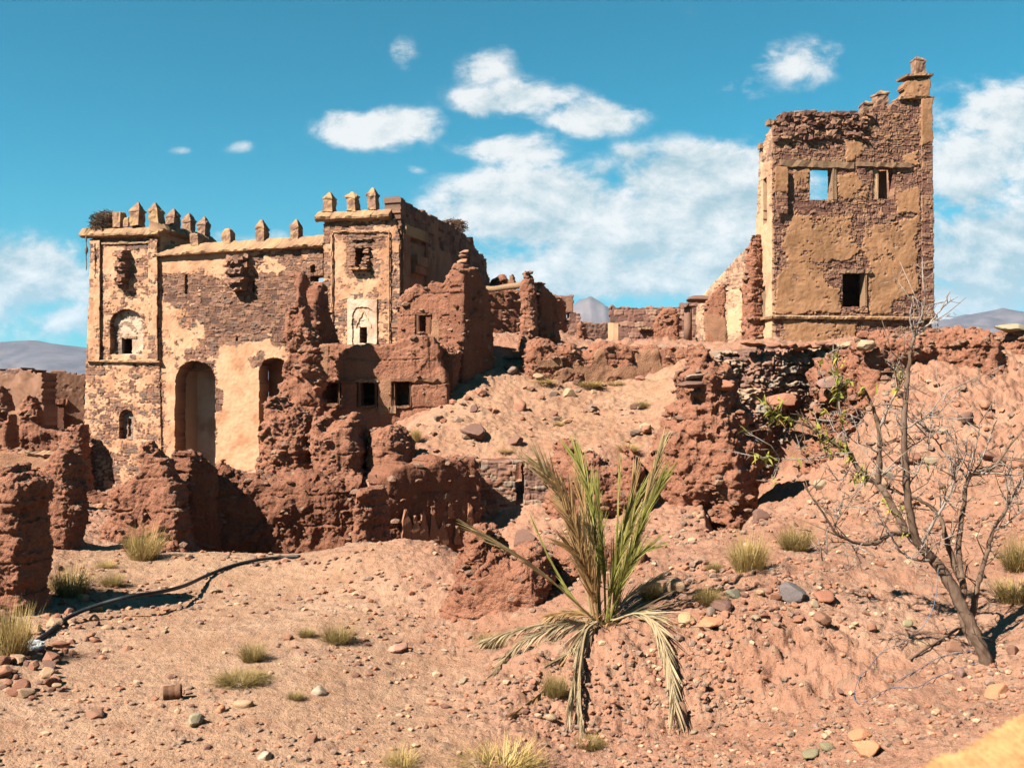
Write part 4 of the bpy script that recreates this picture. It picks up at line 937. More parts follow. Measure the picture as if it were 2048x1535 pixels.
# ------------------------------------------------------------------ right tower
R = Plane(1547, 33, -8)
def right_tower():
    zb = R.uv(1547, 700)[1]
    t = thing('ruined_tower', 'tall roofless brown tower with two square upper windows and one black lower window', 'tower', R.P(np.array(R.uv(1700, 690)[0]), zb, 0).tolist())
    body = [(1544, 252), (1556, 240), (1560, 228), (1582, 220), (1640, 221), (1700, 224), (1738, 222), (1746, 212), (1762, 207), (1775, 214), (1788, 206), (1792, 196), (1806, 192), (1803, 175), (1812, 160), (1830, 151), (1860, 151), (1863, 300), (1866, 705), (1549, 705)]
    holes = [uvbox(R, 1620, 337, 1664, 399), uvbox(R, 1746, 336, 1786, 398), uvbox(R, 1686, 546, 1729, 613)]
    sp = [([(1581, 431), (1702, 433), (1706, 476), (1726, 500), (1694, 524), (1661, 520), (1649, 556), (1655, 575), (1678, 579), (1682, 625), (1550, 627), (1552, 560), (1573, 516), (1560, 500), (1572, 470)], .78),
          ([(1730, 457), (1791, 443), (1839, 433), (1843, 452), (1827, 480), (1837, 508), (1831, 540), (1839, 565), (1831, 585), (1807, 597), (1783, 601), (1781, 628), (1742, 628), (1734, 548), (1738, 524), (1722, 500)], .68),
          ([(1546, 338), (1573, 338), (1573, 383), (1546, 384)], .68), ([(1585, 340), (1619, 338), (1619, 379), (1585, 382)], .8), ([(1674, 350), (1712, 346), (1735, 378), (1738, 399), (1690, 400), (1674, 392)], .75),
          ([(1694, 285), (1722, 280), (1726, 300), (1712, 322), (1692, 318)], .7), ([(1795, 385), (1838, 376), (1838, 427), (1792, 425)], .8), ([(1836, 201), (1862, 201), (1862, 288), (1838, 292)], .68), ([(1800, 162), (1862, 158), (1862, 196), (1800, 196)], .7),
          ([(1566, 642), (1712, 644), (1706, 690), (1566, 700)], .78), ([(1575, 404), (1620, 404), (1620, 428), (1575, 428)], -.9), ([(1808, 310), (1836, 300), (1838, 330), (1808, 330)], .6)]
    fw = masonry('front_wall', R, body, M['tower'], t, holes, h=.022, thick=.32, base=-1.1, spots=sp, seed=61, rh=.10, wr=(.09, .32), wob=.08, rag=.05, rgs=5, hrag=.015, relief=.06, pthick=.045, nf=1.7, bow=.02, hi=.75, poke=.95)
    # heap of loose stones in the broken crown
    b = Bag(); rg = np.random.default_rng(17)
    for i in range(150):
        px = rg.uniform(1552, 1735); py = rg.uniform(226, 278) + max(0, (1600 - px)) * .1
        u, z = R.uv(px, py); s = rg.uniform(.07, .17); V, Q = bx(R, u - s, u + s, z - s * .45, z + s * .45, .05 + rg.uniform(-.02, .12), -.1, 2, 2, .025, i); b.add(V, Q, a=rg.random())
    b.mk('loose_stones', M['tower'], fw)
    # thin slabs, lintels, frames
    def bar(nm, x0, y0, x1, y1, o, mm='wood', o0=-.1, seed=1):
        u0, z0 = R.uv(x0, y1); u1, z1 = R.uv(x1, y0); return box_obj(nm, R, u0, u1, z0, z1, o, o0, M[mm], fw, seed, .012, 14)
    bar('lintel', 1560, 325, 1706, 333, .08, seed=2); bar('lintel', 1712, 328, 1820, 333, .09, seed=3); bar('lintel', 1682, 541, 1741, 546, .10, seed=4)
    bar('window_frame', 1664, 336, 1672, 399, .05, 'wood', -.3, 5); bar('window_frame', 1728.5, 547, 1732, 612, .05, 'wood', -.3, 6)
    bar('window_frame', 1747, 337, 1757, 398, -.02, 'sidewall', -.5, 7)
    bar('shutter', 1759, 337, 1785, 398, -.36, 'darkwood', -.42, 8)
    u0, z0 = R.uv(1540, 634); u1, z1 = R.uv(1868, 638)
    sweep('string_course', R, [(.0, -.04), (.13, -.05), (.15, .02), (.0, .08)], u0, u1, M['coping'], t, 90, .018, 62, (z0, z1), .8)
    u0, z0 = R.uv(1798, 197); u1, z1 = R.uv(1866, 197)
    sweep('cornice', R, [(-.5, -.03), (.12, -.04), (.13, .03), (-.5, .06)], u0, u1, M['coping'], t, 24, .02, 63, (z0, z1), .5)
    u0, z0 = R.uv(1810, 152); u1, z1 = R.uv(1865, 150)
    sweep('cornice', R, [(-.6, -.03), (.12, -.04), (.13, .03), (-.6, .06)], u0, u1, M['coping'], t, 24, .02, 64, (z0, z1), .5)
    masonry('pilaster', R, [(1838, 198), (1862, 198), (1866, 640), (1840, 640)], M['tower'], t, h=.024, thick=.02, off=.10, base=-1, seed=66, rag=.02, spots=[([(1836, 190), (1866, 190), (1866, 285), (1838, 292)], 1.4)])
    masonry('pilaster', R, [(1546, 334), (1573, 334), (1573, 430), (1547, 430)], M['tower'], t, h=.024, thick=.02, off=.14, base=-1, seed=67, rag=.02, spots=[([(1540, 330), (1580, 330), (1580, 384), (1540, 384)], 1.4)])
    # little turret posts
    for (px, py, w, hb, ht, o) in ((1843, 149, .42, .50, .20, -.22), (1778, 205, .48, .36, .18, -.6), (1757, 214, .42, .25, .14, -.9)):
        u, z = R.uv(px, py); merlon(t, R.P(u, z - .06, o), w, hb + .06, ht, R.deg, int(px), True, .75)
    # sunlit left side
    S = Plane(0, 1, 82); S.o = R.P(np.array(R.uv(1546, 0)[0]), 0, 0)[:2]
    def sp_(pts): return S.poly([(min(p[0], 1546), p[1]) for p in pts])
    side = sp_([(1546, 250), (1534, 268), (1524, 290), (1518, 310), (1519, 340), (1515, 420), (1512, 500), (1511, 600), (1513, 705), (1546, 705)])
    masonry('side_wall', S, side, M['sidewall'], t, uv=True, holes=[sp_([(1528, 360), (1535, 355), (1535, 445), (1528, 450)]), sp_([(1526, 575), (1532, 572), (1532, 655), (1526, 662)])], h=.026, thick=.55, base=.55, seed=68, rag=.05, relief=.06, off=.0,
            spots=[(sp_([(1510, 250), (1546, 250), (1546, 320), (1510, 330)]), -.7), (sp_([(1518, 330), (1524, 330), (1522, 700), (1510, 700)]), -.1)])
    sb0, zs0 = sp_([(1514, 660)])[0]; sb1, zs1 = sp_([(1546, 634)])[0]
    sweep('string_course', S, [(.0, -.04), (.12, -.05), (.14, .02), (.0, .08)], sb0, sb1 + .1, M['coping'], t, 20, .015, 69, (R.uv(1547, 634)[1], R.uv(1547, 634)[1]), .9)
    for (px, py) in ((1521, 293), (1524, 655)):
        pass
    # beam stubs at the ruined crown
    u, z = R.uv(1565, 241); box_obj('beam_stub', R, u - .4, u + .0, z - .09, z + .09, -.2, -.5, M['wood'], t, 9, .008)
    u, z = S.uv(1524, 293); box_obj('beam_stub', S, u - .1, u + .15, z - .09, z + .09, .12, -.4, M['wood'], t, 10, .008)
    # hidden right side, back and floors
    ur = R.uv(1862, 0)[0]; Zt = R.uv(1862, 200)[1]; dpt = 4.2
    Q = Plane(0, 1, -98); Q.o = R.P(np.array(ur), 0, 0)[:2]
    masonry('side_wall', Q, [(.66, zb), (dpt, zb), (dpt, Zt - 1.6), (.66, Zt)], M['tower'], t, uv=True, h=.08, thick=.5, base=0., seed=71, rag=.05)
    Bk = R.shift(-dpt)
    masonry('back_wall', Bk, [(1.5, zb), (ur - .0, zb), (ur, Zt - 1.5), (ur - 1.3, Zt - 1.9), (ur - 1.9, R.uv(1700, 400)[1] - .6), (2.2, R.uv(1700, 420)[1]), (1.6, R.uv(1547, 430)[1])], M['tower'], t, uv=True, h=.06, thick=.5, base=.3, seed=72, rag=.06)
    zf = R.uv(1700, 425)[1]
    box_obj('floor', R, 1.5, ur - .6, zf - .2, zf, -.36, -dpt + .01, M['mud'], t, 73, 0.)
right_tower()

# ------------------------------------------------------------------ earthen ruins
def ruin(name, label, px, Y, deg, outline, cat='ruined wall', group=None, mat='mud', **k):
    pl = Plane(px, Y, deg)
    o = mud(name, pl, outline, M[mat], None, **k); tag(o, label, cat, group); return o, pl
G1 = 'weathered mud wall stubs'
# far left
ruin('mud_wall', 'nearest thick mud wall stump cut by the left edge of the photo', 30, 10.2, 8, [(-90, 1290), (-90, 975), (-30, 950), (10, 938), (38, 930), (64, 938), (82, 962), (86, 1000), (78, 1012), (84, 1050), (88, 1110), (84, 1180), (92, 1290)], T=.62, r=.22, seed=101, base=-1., h=.011, lump=.10, rag=.05, group=G1)
ruin('mud_wall', 'mud wall stub with a small rounded peak just behind the leftmost stump', 125, 14.0, 6, [(82, 1110), (80, 935), (100, 926), (116, 918), (124, 902), (134, 893), (148, 902), (160, 922), (164, 960), (168, 1010), (172, 1110)], T=.55, r=.18, seed=102, base=-1., h=.016, lump=.08, group=G1)
ruin('mud_wall', 'pointed mud wall fragment rising like a shark fin before the stone tower', 310, 16.0, 2, [(205, 1120), (214, 1040), (222, 972), (245, 962), (262, 964), (276, 945), (282, 925), (284, 900), (292, 880), (302, 888), (312, 905), (330, 918), (348, 935), (362, 960), (372, 985), (380, 1050), (392, 1120)], T=.6, r=.22, seed=103, h=.018, lump=.14, vert=.6, group=G1)
ruin('mud_wall', 'narrow mud wall fragment with grey stones on its crest left of the shaded pit', 385, 17.0, -64, [(352, 1120), (350, 930), (358, 902), (374, 897), (388, 905), (402, 915), (424, 930), (428, 1120)], T=.5, r=.14, seed=104, h=.018, lump=.08, vert=.5, group=G1, mat='mud2')
# pit
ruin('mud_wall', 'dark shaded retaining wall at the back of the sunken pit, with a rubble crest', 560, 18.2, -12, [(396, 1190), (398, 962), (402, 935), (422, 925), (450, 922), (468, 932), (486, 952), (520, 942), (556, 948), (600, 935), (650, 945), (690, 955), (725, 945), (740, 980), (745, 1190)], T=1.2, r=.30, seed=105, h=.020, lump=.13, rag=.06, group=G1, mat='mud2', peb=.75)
ruin('mud_wall', 'sunlit crumbling rib of earth standing at the right corner of the pit', 745, 16.8, 25, [(700, 1150), (716, 1085), (728, 1040), (722, 1000), (728, 975), (742, 962), (758, 975), (765, 1010), (760, 1060), (768, 1150)], T=.9, r=.3, seed=106, h=.018, lump=.13, group=G1)
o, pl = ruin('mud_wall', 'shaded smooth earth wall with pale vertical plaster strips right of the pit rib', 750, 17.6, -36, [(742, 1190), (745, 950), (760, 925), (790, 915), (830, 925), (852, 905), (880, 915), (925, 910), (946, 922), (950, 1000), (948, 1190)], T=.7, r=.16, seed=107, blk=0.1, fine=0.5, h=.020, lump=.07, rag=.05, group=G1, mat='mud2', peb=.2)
b = Bag(); rg = np.random.default_rng(5); q = pl.shift(.37)
for (x, y0, y1, w) in ((812, 1018, 1085, 9), (830, 1030, 1085, 7), (846, 1022, 1088, 8), (864, 1012, 1080, 6), (884, 1040, 1088, 8), (898, 1000, 1035, 5), (912, 1050, 1088, 6), (938, 1005, 1060, 6), (942, 1040, 1090, 5), (872, 1050, 1088, 6)):
    pts = [q.uv(x + (i / 6 - .5) * 3 + rg.normal() * 1., y0 + (y1 - y0) * i / 6) for i in range(7)]; ww = [2.6 * w * (.2 + .8 * min(1, i / 4)) * (.8 + .4 * rg.random()) / F * 18.5 for i in range(7)]
    V = []
    for (u, z), k in zip(pts, ww):
        for (du, oo) in ((-k / 2, 0.), (-k / 2, .05), (k / 2, .05), (k / 2, 0.)): V.append(q.P(u + du, z, oo + rg.normal() * .008))
    V = np.array(V, float).reshape(-1, 3); Q = [(i * 4 + j, i * 4 + (j + 1) % 4, i * 4 + 4 + (j + 1) % 4, i * 4 + 4 + j) for i in range(6) for j in range(4)] + [(0, 1, 2, 3), (27, 26, 25, 24)]
    b.add(V, np.array(Q)[:, ::-1], a=rg.random())
b.mk('plaster_strips', plain_mat('streaked_red_plaster', (.29, .125, .070), (.40, .19, .11), 6, .9, .4, (5, 5, .6)), o)
# red masonry wall behind the palm
Pw = Plane(1000, 19.3, -6)
o = masonry('stone_wall', Pw, [(940, 1090), (938, 922), (960, 918), (1005, 922), (1060, 916), (1090, 925), (1100, 1090)], M['rubble'], None, [[(1034, 926), (1047, 924), (1047, 1046), (1034, 1048)]], h=.020, thick=.5, base=-.25, seed=110, rh=.105, rag=.03, relief=.05, wr=(.12, .3), spots=[([(940, 1020), (1034, 1015), (1034, 1090), (940, 1090)], .6)])
tag(o, 'low red stone wall with a dark vertical slot, behind the left palm fronds', 'wall')
Pb = Pw.shift(-.8); o = box_obj('mud_wall', Pb, -.3, .9, -.6, 1.0, 0, -.4, M['mud2'], None, 3, .02, 8, 0.); tag(o, 'dark earth backing seen inside the wall slot', 'wall')

# lumps on the terrace above the pit
ruin('mud_lump', 'leftmost knobbly eroded lump of wall standing above the pit beside cream plaster', 575, 21, 10, [(524, 990), (528, 900), (534, 850), (540, 815), (546, 797), (560, 792), (572, 800), (588, 808), (606, 815), (620, 835), (628, 870), (635, 990)], T=1.3, r=.5, seed=111, h=.02, lump=.20, rag=.08, group='eroded earth lumps above the pit', cat='earth lump')
ruin('mud_lump', 'widest block-shaped eroded earth lump, in the middle of the three above the pit', 680, 20.6, 4, [(618, 990), (624, 905), (622, 860), (634, 834), (648, 823), (662, 830), (668, 846), (676, 832), (692, 826), (722, 823), (731, 845), (733, 900), (732, 990)], T=1.2, r=.4, seed=112, h=.02, lump=.17, rag=.06, group='eroded earth lumps above the pit', cat='earth lump')
ruin('mud_lump', 'right-hand cone-shaped eroded earth lump above the pit at the foot of the debris slope', 780, 20.8, 8, [(722, 990), (730, 925), (738, 885), (752, 862), (770, 847), (788, 844), (804, 852), (812, 868), (824, 880), (832, 920), (836, 990)], T=1.3, r=.5, seed=113, h=.02, lump=.17, rag=.06, group='eroded earth lumps above the pit', cat='earth lump')
# tall eroded pillars before the curtain wall
ruin('mud_pillar', 'tall jagged earth pillar in front of the castle wall, right of the second arch', 595, 26, 6, [(552, 880), (558, 800), (557, 768), (566, 764), (564, 738), (572, 722), (578, 716), (578, 690), (570, 676), (572, 628), (580, 604), (590, 610), (592, 566), (584, 556), (590, 543), (616, 540), (620, 560), (610, 580), (618, 616), (624, 650), (640, 668), (646, 760), (650, 880)], T=.6, r=.14, seed=114, h=.026, lump=.14, rag=.06, cat='earth pillar', group='earth pillars')
ruin('mud_pillar', 'shaded smooth earth pillar tucked behind the jagged pillar', 640, 27.8, -50, [(606, 880), (608, 600), (618, 575), (632, 562), (646, 575), (650, 620), (664, 660), (672, 700), (680, 740), (682, 880)], T=.7, r=.16, seed=115, blk=0.1, fine=0.5, h=.03, lump=.06, cat='earth pillar', group='earth pillars', mat='mud2')
# room with three small windows
def window_room():
    pl = Plane(760, 27.4, 2)
    o = mud('mud_house', pl, [(634, 900), (636, 692), (660, 684), (700, 690), (740, 686), (765, 690), (790, 680), (815, 672), (846, 664), (872, 676), (884, 694), (888, 730), (900, 760), (905, 820), (880, 900)], M['mud'], None, [uvbox(pl, 642, 766, 684, 808), uvbox(pl, 722, 765, 757, 812), uvbox(pl, 790, 763, 825, 812)],
            h=.024, T=.7, r=.14, seed=116, lump=.06, rag=.04, peb=.25, blk=.15, st=4., fine=.6, spots=[([(762, 762), (786, 758), (788, 825), (764, 828)], 1.3), ([(636, 690), (664, 690), (664, 760), (636, 760)], .4)])
    tag(o, 'earth house front with three small square windows in a row under a wooden lintel', 'house')
    def bar(nm, x0, y0, x1, y1, oo, o0, mm='wood', seed=1):
        u0, z0 = pl.uv(x0, y1); u1, z1 = pl.uv(x1, y0); box_obj(nm, pl, u0, u1, z0, z1, oo, o0, M[mm], o, seed, .012, 10)
    bar('lintel', 638, 760, 715, 764, .42, -.25, 'darkwood', 1); bar('lintel', 718, 758, 762, 765, .42, -.25, 'wood', 2); bar('lintel', 786, 757, 878, 763, .43, -.25, 'darkwood', 3)
    for (x0, x1, y0, y1) in ((642, 684, 765, 809), (722, 757, 765, 813), (790, 825, 763, 813)):
        bar('window_frame', x0 - 1, y0, x0 + 3, y1, .36, -.2, 'darkwood', 4); bar('window_frame', x1 - 3, y0, x1 + 1, y1, .36, -.2, 'darkwood', 5); bar('window_frame', x0 - 1, y1 - 2, x1 + 1, y1 + 2, .37, -.2, 'darkwood', 6)
    bar('ledge', 762, 812, 796, 826, .40, .0, 'wood', 8)
    bk = pl.shift(-2.2); u0, u1 = pl.uv(634, 0)[0], pl.uv(890, 0)[0]; z1 = pl.uv(700, 715)[1]; z0 = pl.uv(700, 870)[1]
    u, z = pl.uv(747, 776)
    masonry('back_wall', bk, [(u0, z0), (u1 + .3, z0), (u1 + .3, z1), (u0, z1)], M['rubble'], o, uv=True, h=.05, thick=.4, base=-.5, seed=118, holes=[])
    box_obj('roof', pl, u0, u1, z1 - .1, z1 + .05, -.05, -2.6, M['mud2'], o, 9, .0, 6, 0.)
    for uu in (u0 + .05, u1 - .1): box_obj('side_wall', Plane(760, 27.4, 2), uu, uu + .3, z0, z1 - .1, -.2, -2.6, M['mud2'], o, 10, 0., 2, 0.)
window_room()
# house with the single window, below the central tower
def single_window_house():
    pl = Plane(870, 29.2, 14)
    o = mud('mud_house', pl, [(797, 790), (797, 620), (802, 596), (815, 580), (836, 570), (852, 572), (870, 560), (888, 562), (898, 548), (905, 543), (912, 528), (922, 524), (934, 530), (940, 560), (936, 610), (930, 660), (924, 700), (926, 790)], M['mud'], None, [uvbox(pl, 842, 631, 869, 668)], h=.024, T=.7, r=.16, seed=119, lump=.07, rag=.04, peb=.4, blk=.25, st=6., fine=.7, spots=[([(868, 640), (884, 640), (886, 690), (872, 690)], .9)])
    tag(o, 'rough earth house front with one dark square window beside the middle tower', 'house')
    def bar(nm, x0, y0, x1, y1, oo, o0, mm='darkwood', seed=1):
        u0, z0 = pl.uv(x0, y1); u1, z1 = pl.uv(x1, y0); box_obj(nm, pl, u0, u1, z0, z1, oo, o0, M[mm], o, seed, .01, 6)
    bar('window_frame', 841, 629, 846, 669, .34, -.25); bar('window_frame', 866, 629, 869, 669, .30, -.25); bar('window_frame', 841, 628, 870, 632, .35, -.25)
    r_ = Plane(0, 1, -58); r_.o = np.array(W(934, 600, 28.9))[:2]
    oo = mud('return_wall', r_, r_.poly([(934, 830), (934, 540), (938, 536), (942, 545), (946, 575), (950, 640), (952, 760)]) and [(-.6, .6)] + [(-.6, r_.uv(934, 540)[1]), (.1, r_.uv(934, 532)[1]), (.5, r_.uv(934, 548)[1]), (.9, r_.uv(936, 580)[1]), (1.1, r_.uv(938, 640)[1]), (1.3, .6)], M['mud2'], o, h=.04, T=.55, r=.12, seed=120, uv=True, lump=.05, blk=.2, fine=.5)
    bk = pl.shift(-1.8); u0, z0 = pl.uv(800, 760); u1, z1 = pl.uv(925, 600)
    box_obj('back_wall', bk, u0, u1, z0, z1, 0., -.3, M['mud2'], o, 5, 0., 4, 0.); box_obj('roof', pl, u0 + .2, u1 - .1, z1 - .05, z1 + .1, -.1, -1.8, M['mud2'], o, 6, 0., 4, 0.)
single_window_house()
ruin('mud_wall', 'broad eroded wall face below the single-window house, its right edge dropping to the debris slope', 870, 28.2, 6, [(800, 860), (790, 720), (800, 698), (830, 690), (860, 700), (886, 690), (905, 690), (925, 700), (922, 750), (912, 790), (900, 830), (870, 870)], T=1.0, r=.35, seed=121, h=.026, lump=.13, group=G1)
# dark open room and beam
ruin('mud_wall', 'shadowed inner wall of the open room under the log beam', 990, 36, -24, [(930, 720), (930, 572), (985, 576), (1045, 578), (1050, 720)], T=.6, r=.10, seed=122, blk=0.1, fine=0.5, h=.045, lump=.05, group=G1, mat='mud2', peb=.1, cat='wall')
pts = [W(934, 571, 35.0), W(960, 575, 34.6), (W(985, 578, 34.2)), W(1012, 574, 33.4), W(1046, 570, 32.4)]
V, Q, T = tube(spline(pts, 16), np.linspace(.09, .11, 16), 8); o = mk('log_beam', V, [Q, T], M['wood'], None, True); tag(o, 'long crooked wooden beam spanning the open dark room', 'beam')
ruin('mud_pillar', 'dark rounded ruin top poking above the log beam', 1000, 41, -30, [(978, 610), (980, 572), (988, 556), (998, 546), (1006, 548), (1014, 560), (1020, 575), (1020, 610)], T=.8, r=.25, seed=123, h=.04, lump=.08, cat='earth pillar', group='earth pillars', mat='mud2')
o = masonry('stone_post', Plane(1023, 40, 10), [(1017, 600), (1017, 563), (1019, 550), (1026, 548), (1029, 562), (1030, 600)], M['farwall'], None, h=.04, thick=.4, base=.2, seed=124, rag=.03); tag(o, 'small square post on the skyline beside the dark ruin top', 'post')
ruin('mud_pillar', 'tall pointed earth spire standing right of the open dark room', 1056, 31, 10, [(1036, 790), (1036, 690), (1041, 640), (1040, 590), (1041, 565), (1046, 545), (1054, 537), (1063, 545), (1066, 560), (1074, 575), (1077, 620), (1075, 670), (1082, 700), (1078, 790)], T=.75, r=.24, seed=125, blk=0.3, fine=0.7, h=.028, lump=.10, cat='earth pillar', group='earth pillars')
ruin('mud_wall', 'shaded wall running back from the earth spire', 1070, 31.6, -62, [(1064, 730), (1066, 556), (1078, 566), (1090, 580), (1099, 590), (1108, 604), (1112, 640), (1114, 730)], T=.5, r=.12, seed=126, blk=0.3, fine=0.7, h=.05, lump=.06, group=G1, mat='mud2')
ruin('mud_wall', 'receding dark wall end between the spire and the skyline turret', 1110, 38, -50, [(1094, 720), (1094, 592), (1110, 590), (1122, 598), (1130, 630), (1132, 720)], T=.5, r=.12, seed=127, blk=0.3, fine=0.7, h=.05, lump=.06, group=G1)
o = masonry('stone_turret', Plane(1130, 44, -4), [(1108, 720), (1108, 592), (1112, 590), (1148, 589), (1148, 622), (1162, 626), (1164, 720)], M['farwall'], None, [[(1130, 628), (1138, 627), (1138, 636), (1130, 636)]], h=.04, thick=.8, base=-.8, seed=128, rag=.03, spots=[([(1136, 600), (1148, 600), (1148, 622), (1134, 622)], 1.2)]); tag(o, 'square stone turret end on the skyline left of the far mountain peak', 'turret')
ruin('mud_pillar', 'slanting pale wall stub standing in the middle courtyard', 1163, 36, 18, [(1148, 730), (1150, 670), (1154, 648), (1162, 640), (1172, 648), (1176, 690), (1182, 730)], T=.6, r=.2, seed=129, blk=0.3, fine=0.7, h=.03, lump=.06, cat='earth pillar', group='earth pillars')
o = masonry('stone_wall', Plane(1180, 46, -14), [(1125, 720), (1125, 650), (1150, 640), (1190, 642), (1225, 646), (1225, 720)], M['farwall'], None, h=.045, thick=.5, base=-.6, seed=130, rag=.06); tag(o, 'low dark courtyard wall below the far mountain peak', 'wall')
o = box_obj('plaster_pillar', Plane(1227, 38, 8), -.19, .19, 4.2, Plane(1227, 38, 8).uv(1227, 646)[1], .2, -.2, M['sidewall'], None, 3, .012, 4); tag(o, 'short pale plastered pillar at the left end of the courtyard stone wall', 'pillar')
# courtyard back wall
Pc = Plane(1310, 43, 4)
o = masonry('stone_wall', Pc, [(1216, 720), (1217, 625), (1218, 610), (1226, 603), (1234, 612), (1258, 611), (1280, 613), (1300, 609), (1340, 613), (1372, 610), (1418, 606), (1420, 720)], M['farwall'], None, h=.04, thick=.5, base=-1.2, seed=131, rh=.2, wr=(.25, .6), rag=.07, relief=.09); tag(o, 'dark red stone courtyard wall on the skyline between the spire and the right tower', 'wall')
pl = Pc.shift(.2); u0, z0 = pl.uv(1276, 658); u1, z1 = pl.uv(1306, 654); ob = box_obj('lintel', pl, u0, u1, z0, z1, .05, -.15, M['wood'], o, 4, .02)
ruin('mud_wall', 'block of mud wall standing before the courtyard stone wall', 1330, 39, 10, [(1302, 720), (1304, 650), (1308, 632), (1320, 622), (1336, 612), (1352, 616), (1360, 640), (1362, 720)], T=.8, r=.2, seed=132, blk=0.3, fine=0.7, h=.032, lump=.08, group=G1)
V, Q, T = tube([W(1376, 680, 37.5), W(1376, 650, 37.5), W(1376, 630, 37.5), W(1376, 612, 37.5)], [.16, .15, .15, .14], 14); t = thing('round_column', 'round plastered column standing in the courtyard', 'column', W(1376, 680, 37.5)); mk('shaft', V, [Q, T], M['sidewall'], t, True)
Pk = Plane(1376, 37.5, 0); V, Q = bx(Pk, -.3, .32, Pk.uv(1376, 613)[1], Pk.uv(1376, 606)[1], .25, -.25, 4, 3, .02, 4); mk('capital', V, Q, M['rock'], t, False).color = (.2, .11, .08, 1)
# wall running back from the right tower
S2_ = Plane(0, 1, 80); S2_.o = np.array(W(1514, 600, 34.0))[:2]
top = S2_.poly([(1514, 705), (1514, 470), (1506, 484), (1499, 484), (1490, 500), (1470, 518), (1450, 540), (1425, 568), (1402, 592), (1393, 600), (1392, 705)])
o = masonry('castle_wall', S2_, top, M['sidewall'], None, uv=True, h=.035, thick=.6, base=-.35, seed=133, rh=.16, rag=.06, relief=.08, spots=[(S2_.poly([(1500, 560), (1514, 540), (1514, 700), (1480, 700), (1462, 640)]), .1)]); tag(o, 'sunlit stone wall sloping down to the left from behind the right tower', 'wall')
ruin('mud_wall', 'rough mud buttress pressed against the left side of the right tower', 1508, 34.0, 66, [(1492, 720), (1493, 620), (1496, 560), (1501, 512), (1507, 486), (1514, 470), (1520, 500), (1518, 600), (1522, 720)], T=.5, r=.15, seed=134, blk=0.3, fine=0.7, h=.03, lump=.12, group=G1)
ruin('mud_wall', 'tall thin plastered wall end left of the right tower, its flat edge catching the sun', 1440, 35.5, 12, [(1408, 720), (1406, 615), (1418, 590), (1436, 575), (1444, 565), (1454, 563), (1456, 720)], T=.5, r=.10, seed=135, blk=0.1, fine=0.5, h=.03, lump=.05, group=G1, spots=[([(1408, 630), (1430, 632), (1456, 640), (1456, 700), (1410, 660)], .8)])
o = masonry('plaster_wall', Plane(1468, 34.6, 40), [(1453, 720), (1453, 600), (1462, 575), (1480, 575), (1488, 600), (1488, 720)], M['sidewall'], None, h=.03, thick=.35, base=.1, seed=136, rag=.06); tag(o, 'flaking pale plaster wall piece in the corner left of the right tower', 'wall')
# long low wall under the courtyard
o, pl = ruin('mud_wall', 'long low mud wall above the debris slope with flaking plaster patches', 1220, 30.3, -10, [(1038, 800), (1042, 700), (1056, 680), (1080, 671), (1098, 678), (1112, 690), (1128, 684), (1148, 690), (1160, 704), (1176, 692), (1200, 686), (1222, 682), (1250, 686), (1272, 694), (1290, 688), (1320, 692), (1350, 694), (1390, 690), (1420, 700), (1430, 800)], T=1.0, r=.36, seed=137, blk=0.3, fine=0.7, h=.026, lump=.11, rag=.05, group=G1,
     spots=[([(1066, 722), (1116, 718), (1118, 735), (1070, 738)], 1.2), ([(1186, 700), (1198, 698), (1204, 722), (1204, 760), (1184, 770), (1172, 735)], 1.0), ([(1266, 702), (1306, 700), (1312, 735), (1290, 748), (1266, 740)], 1.3), ([(1060, 735), (1350, 732), (1350, 790), (1060, 790)], .15)])
# large broken mass in the middle right
ruin('mud_mass', 'big broken mass of rubble and earth in the middle, right of the debris slope', 1390, 20.5, 8, [(1262, 1200), (1272, 1000), (1278, 930), (1292, 880), (1312, 838), (1330, 806), (1346, 790), (1352, 758), (1368, 730), (1384, 708), (1404, 698), (1424, 710), (1440, 722), (1462, 742), (1478, 770), (1488, 800), (1504, 830), (1512, 880), (1520, 940), (1518, 1000), (1516, 1200)], T=3.6, r=1.15, seed=140, base=-1., h=.022, lump=.30, rag=.12, cat='earth mass', peb=.8)
ruin('mud_mass', 'low ragged earth ledge behind the tall palm fronds', 1190, 19.4, 4, [(1085, 1090), (1092, 960), (1100, 905), (1112, 880), (1132, 872), (1150, 882), (1164, 900), (1185, 898), (1205, 918), (1240, 905), (1275, 898), (1300, 930), (1310, 1090)], T=1.6, r=.5, seed=141, base=-1., h=.02, lump=.2, rag=.09, cat='earth mass', peb=.6)
# rubble retaining wall below the right tower
Pr = Plane(1600, 24.6, -12)
o = masonry('stone_wall', Pr, [(1440, 1010), (1436, 760), (1440, 715), (1470, 695), (1510, 690), (1600, 690), (1660, 694), (1716, 690), (1740, 740), (1720, 860), (1660, 1010)], M['rubble'], None, h=.022, thick=1.2, base=-.15, seed=142, rh=.19, wr=(.16, .6), rag=.12, relief=.30, bow=.40, nf=1.6, pthick=-.05, round_=.3, hi=.7, wob=.16); tag(o, 'rough retaining wall of big loose stones under the right tower', 'wall')
ruin('mud_wall', 'thick red mud wall on the bank right of the right tower, rounded like a loaf', 1860, 22.6, 6, [(1690, 830), (1702, 740), (1706, 690), (1716, 664), (1748, 657), (1790, 664), (1830, 668), (1860, 660), (1885, 655), (1925, 654), (1965, 660), (1988, 676), (2000, 710), (2008, 760), (2020, 830)], T=1.5, r=.5, seed=143, h=.024, lump=.22, rag=.08, group=G1)
ruin('mud_wall', 'lower bank-top wall with stones at the right edge of the photo', 2060, 24.5, 0, [(1960, 800), (1985, 690), (2005, 660), (2040, 655), (2080, 650), (2130, 660), (2180, 800)], T=1.3, r=.5, seed=144, base=-1., h=.03, lump=.2, group=G1, peb=.9)
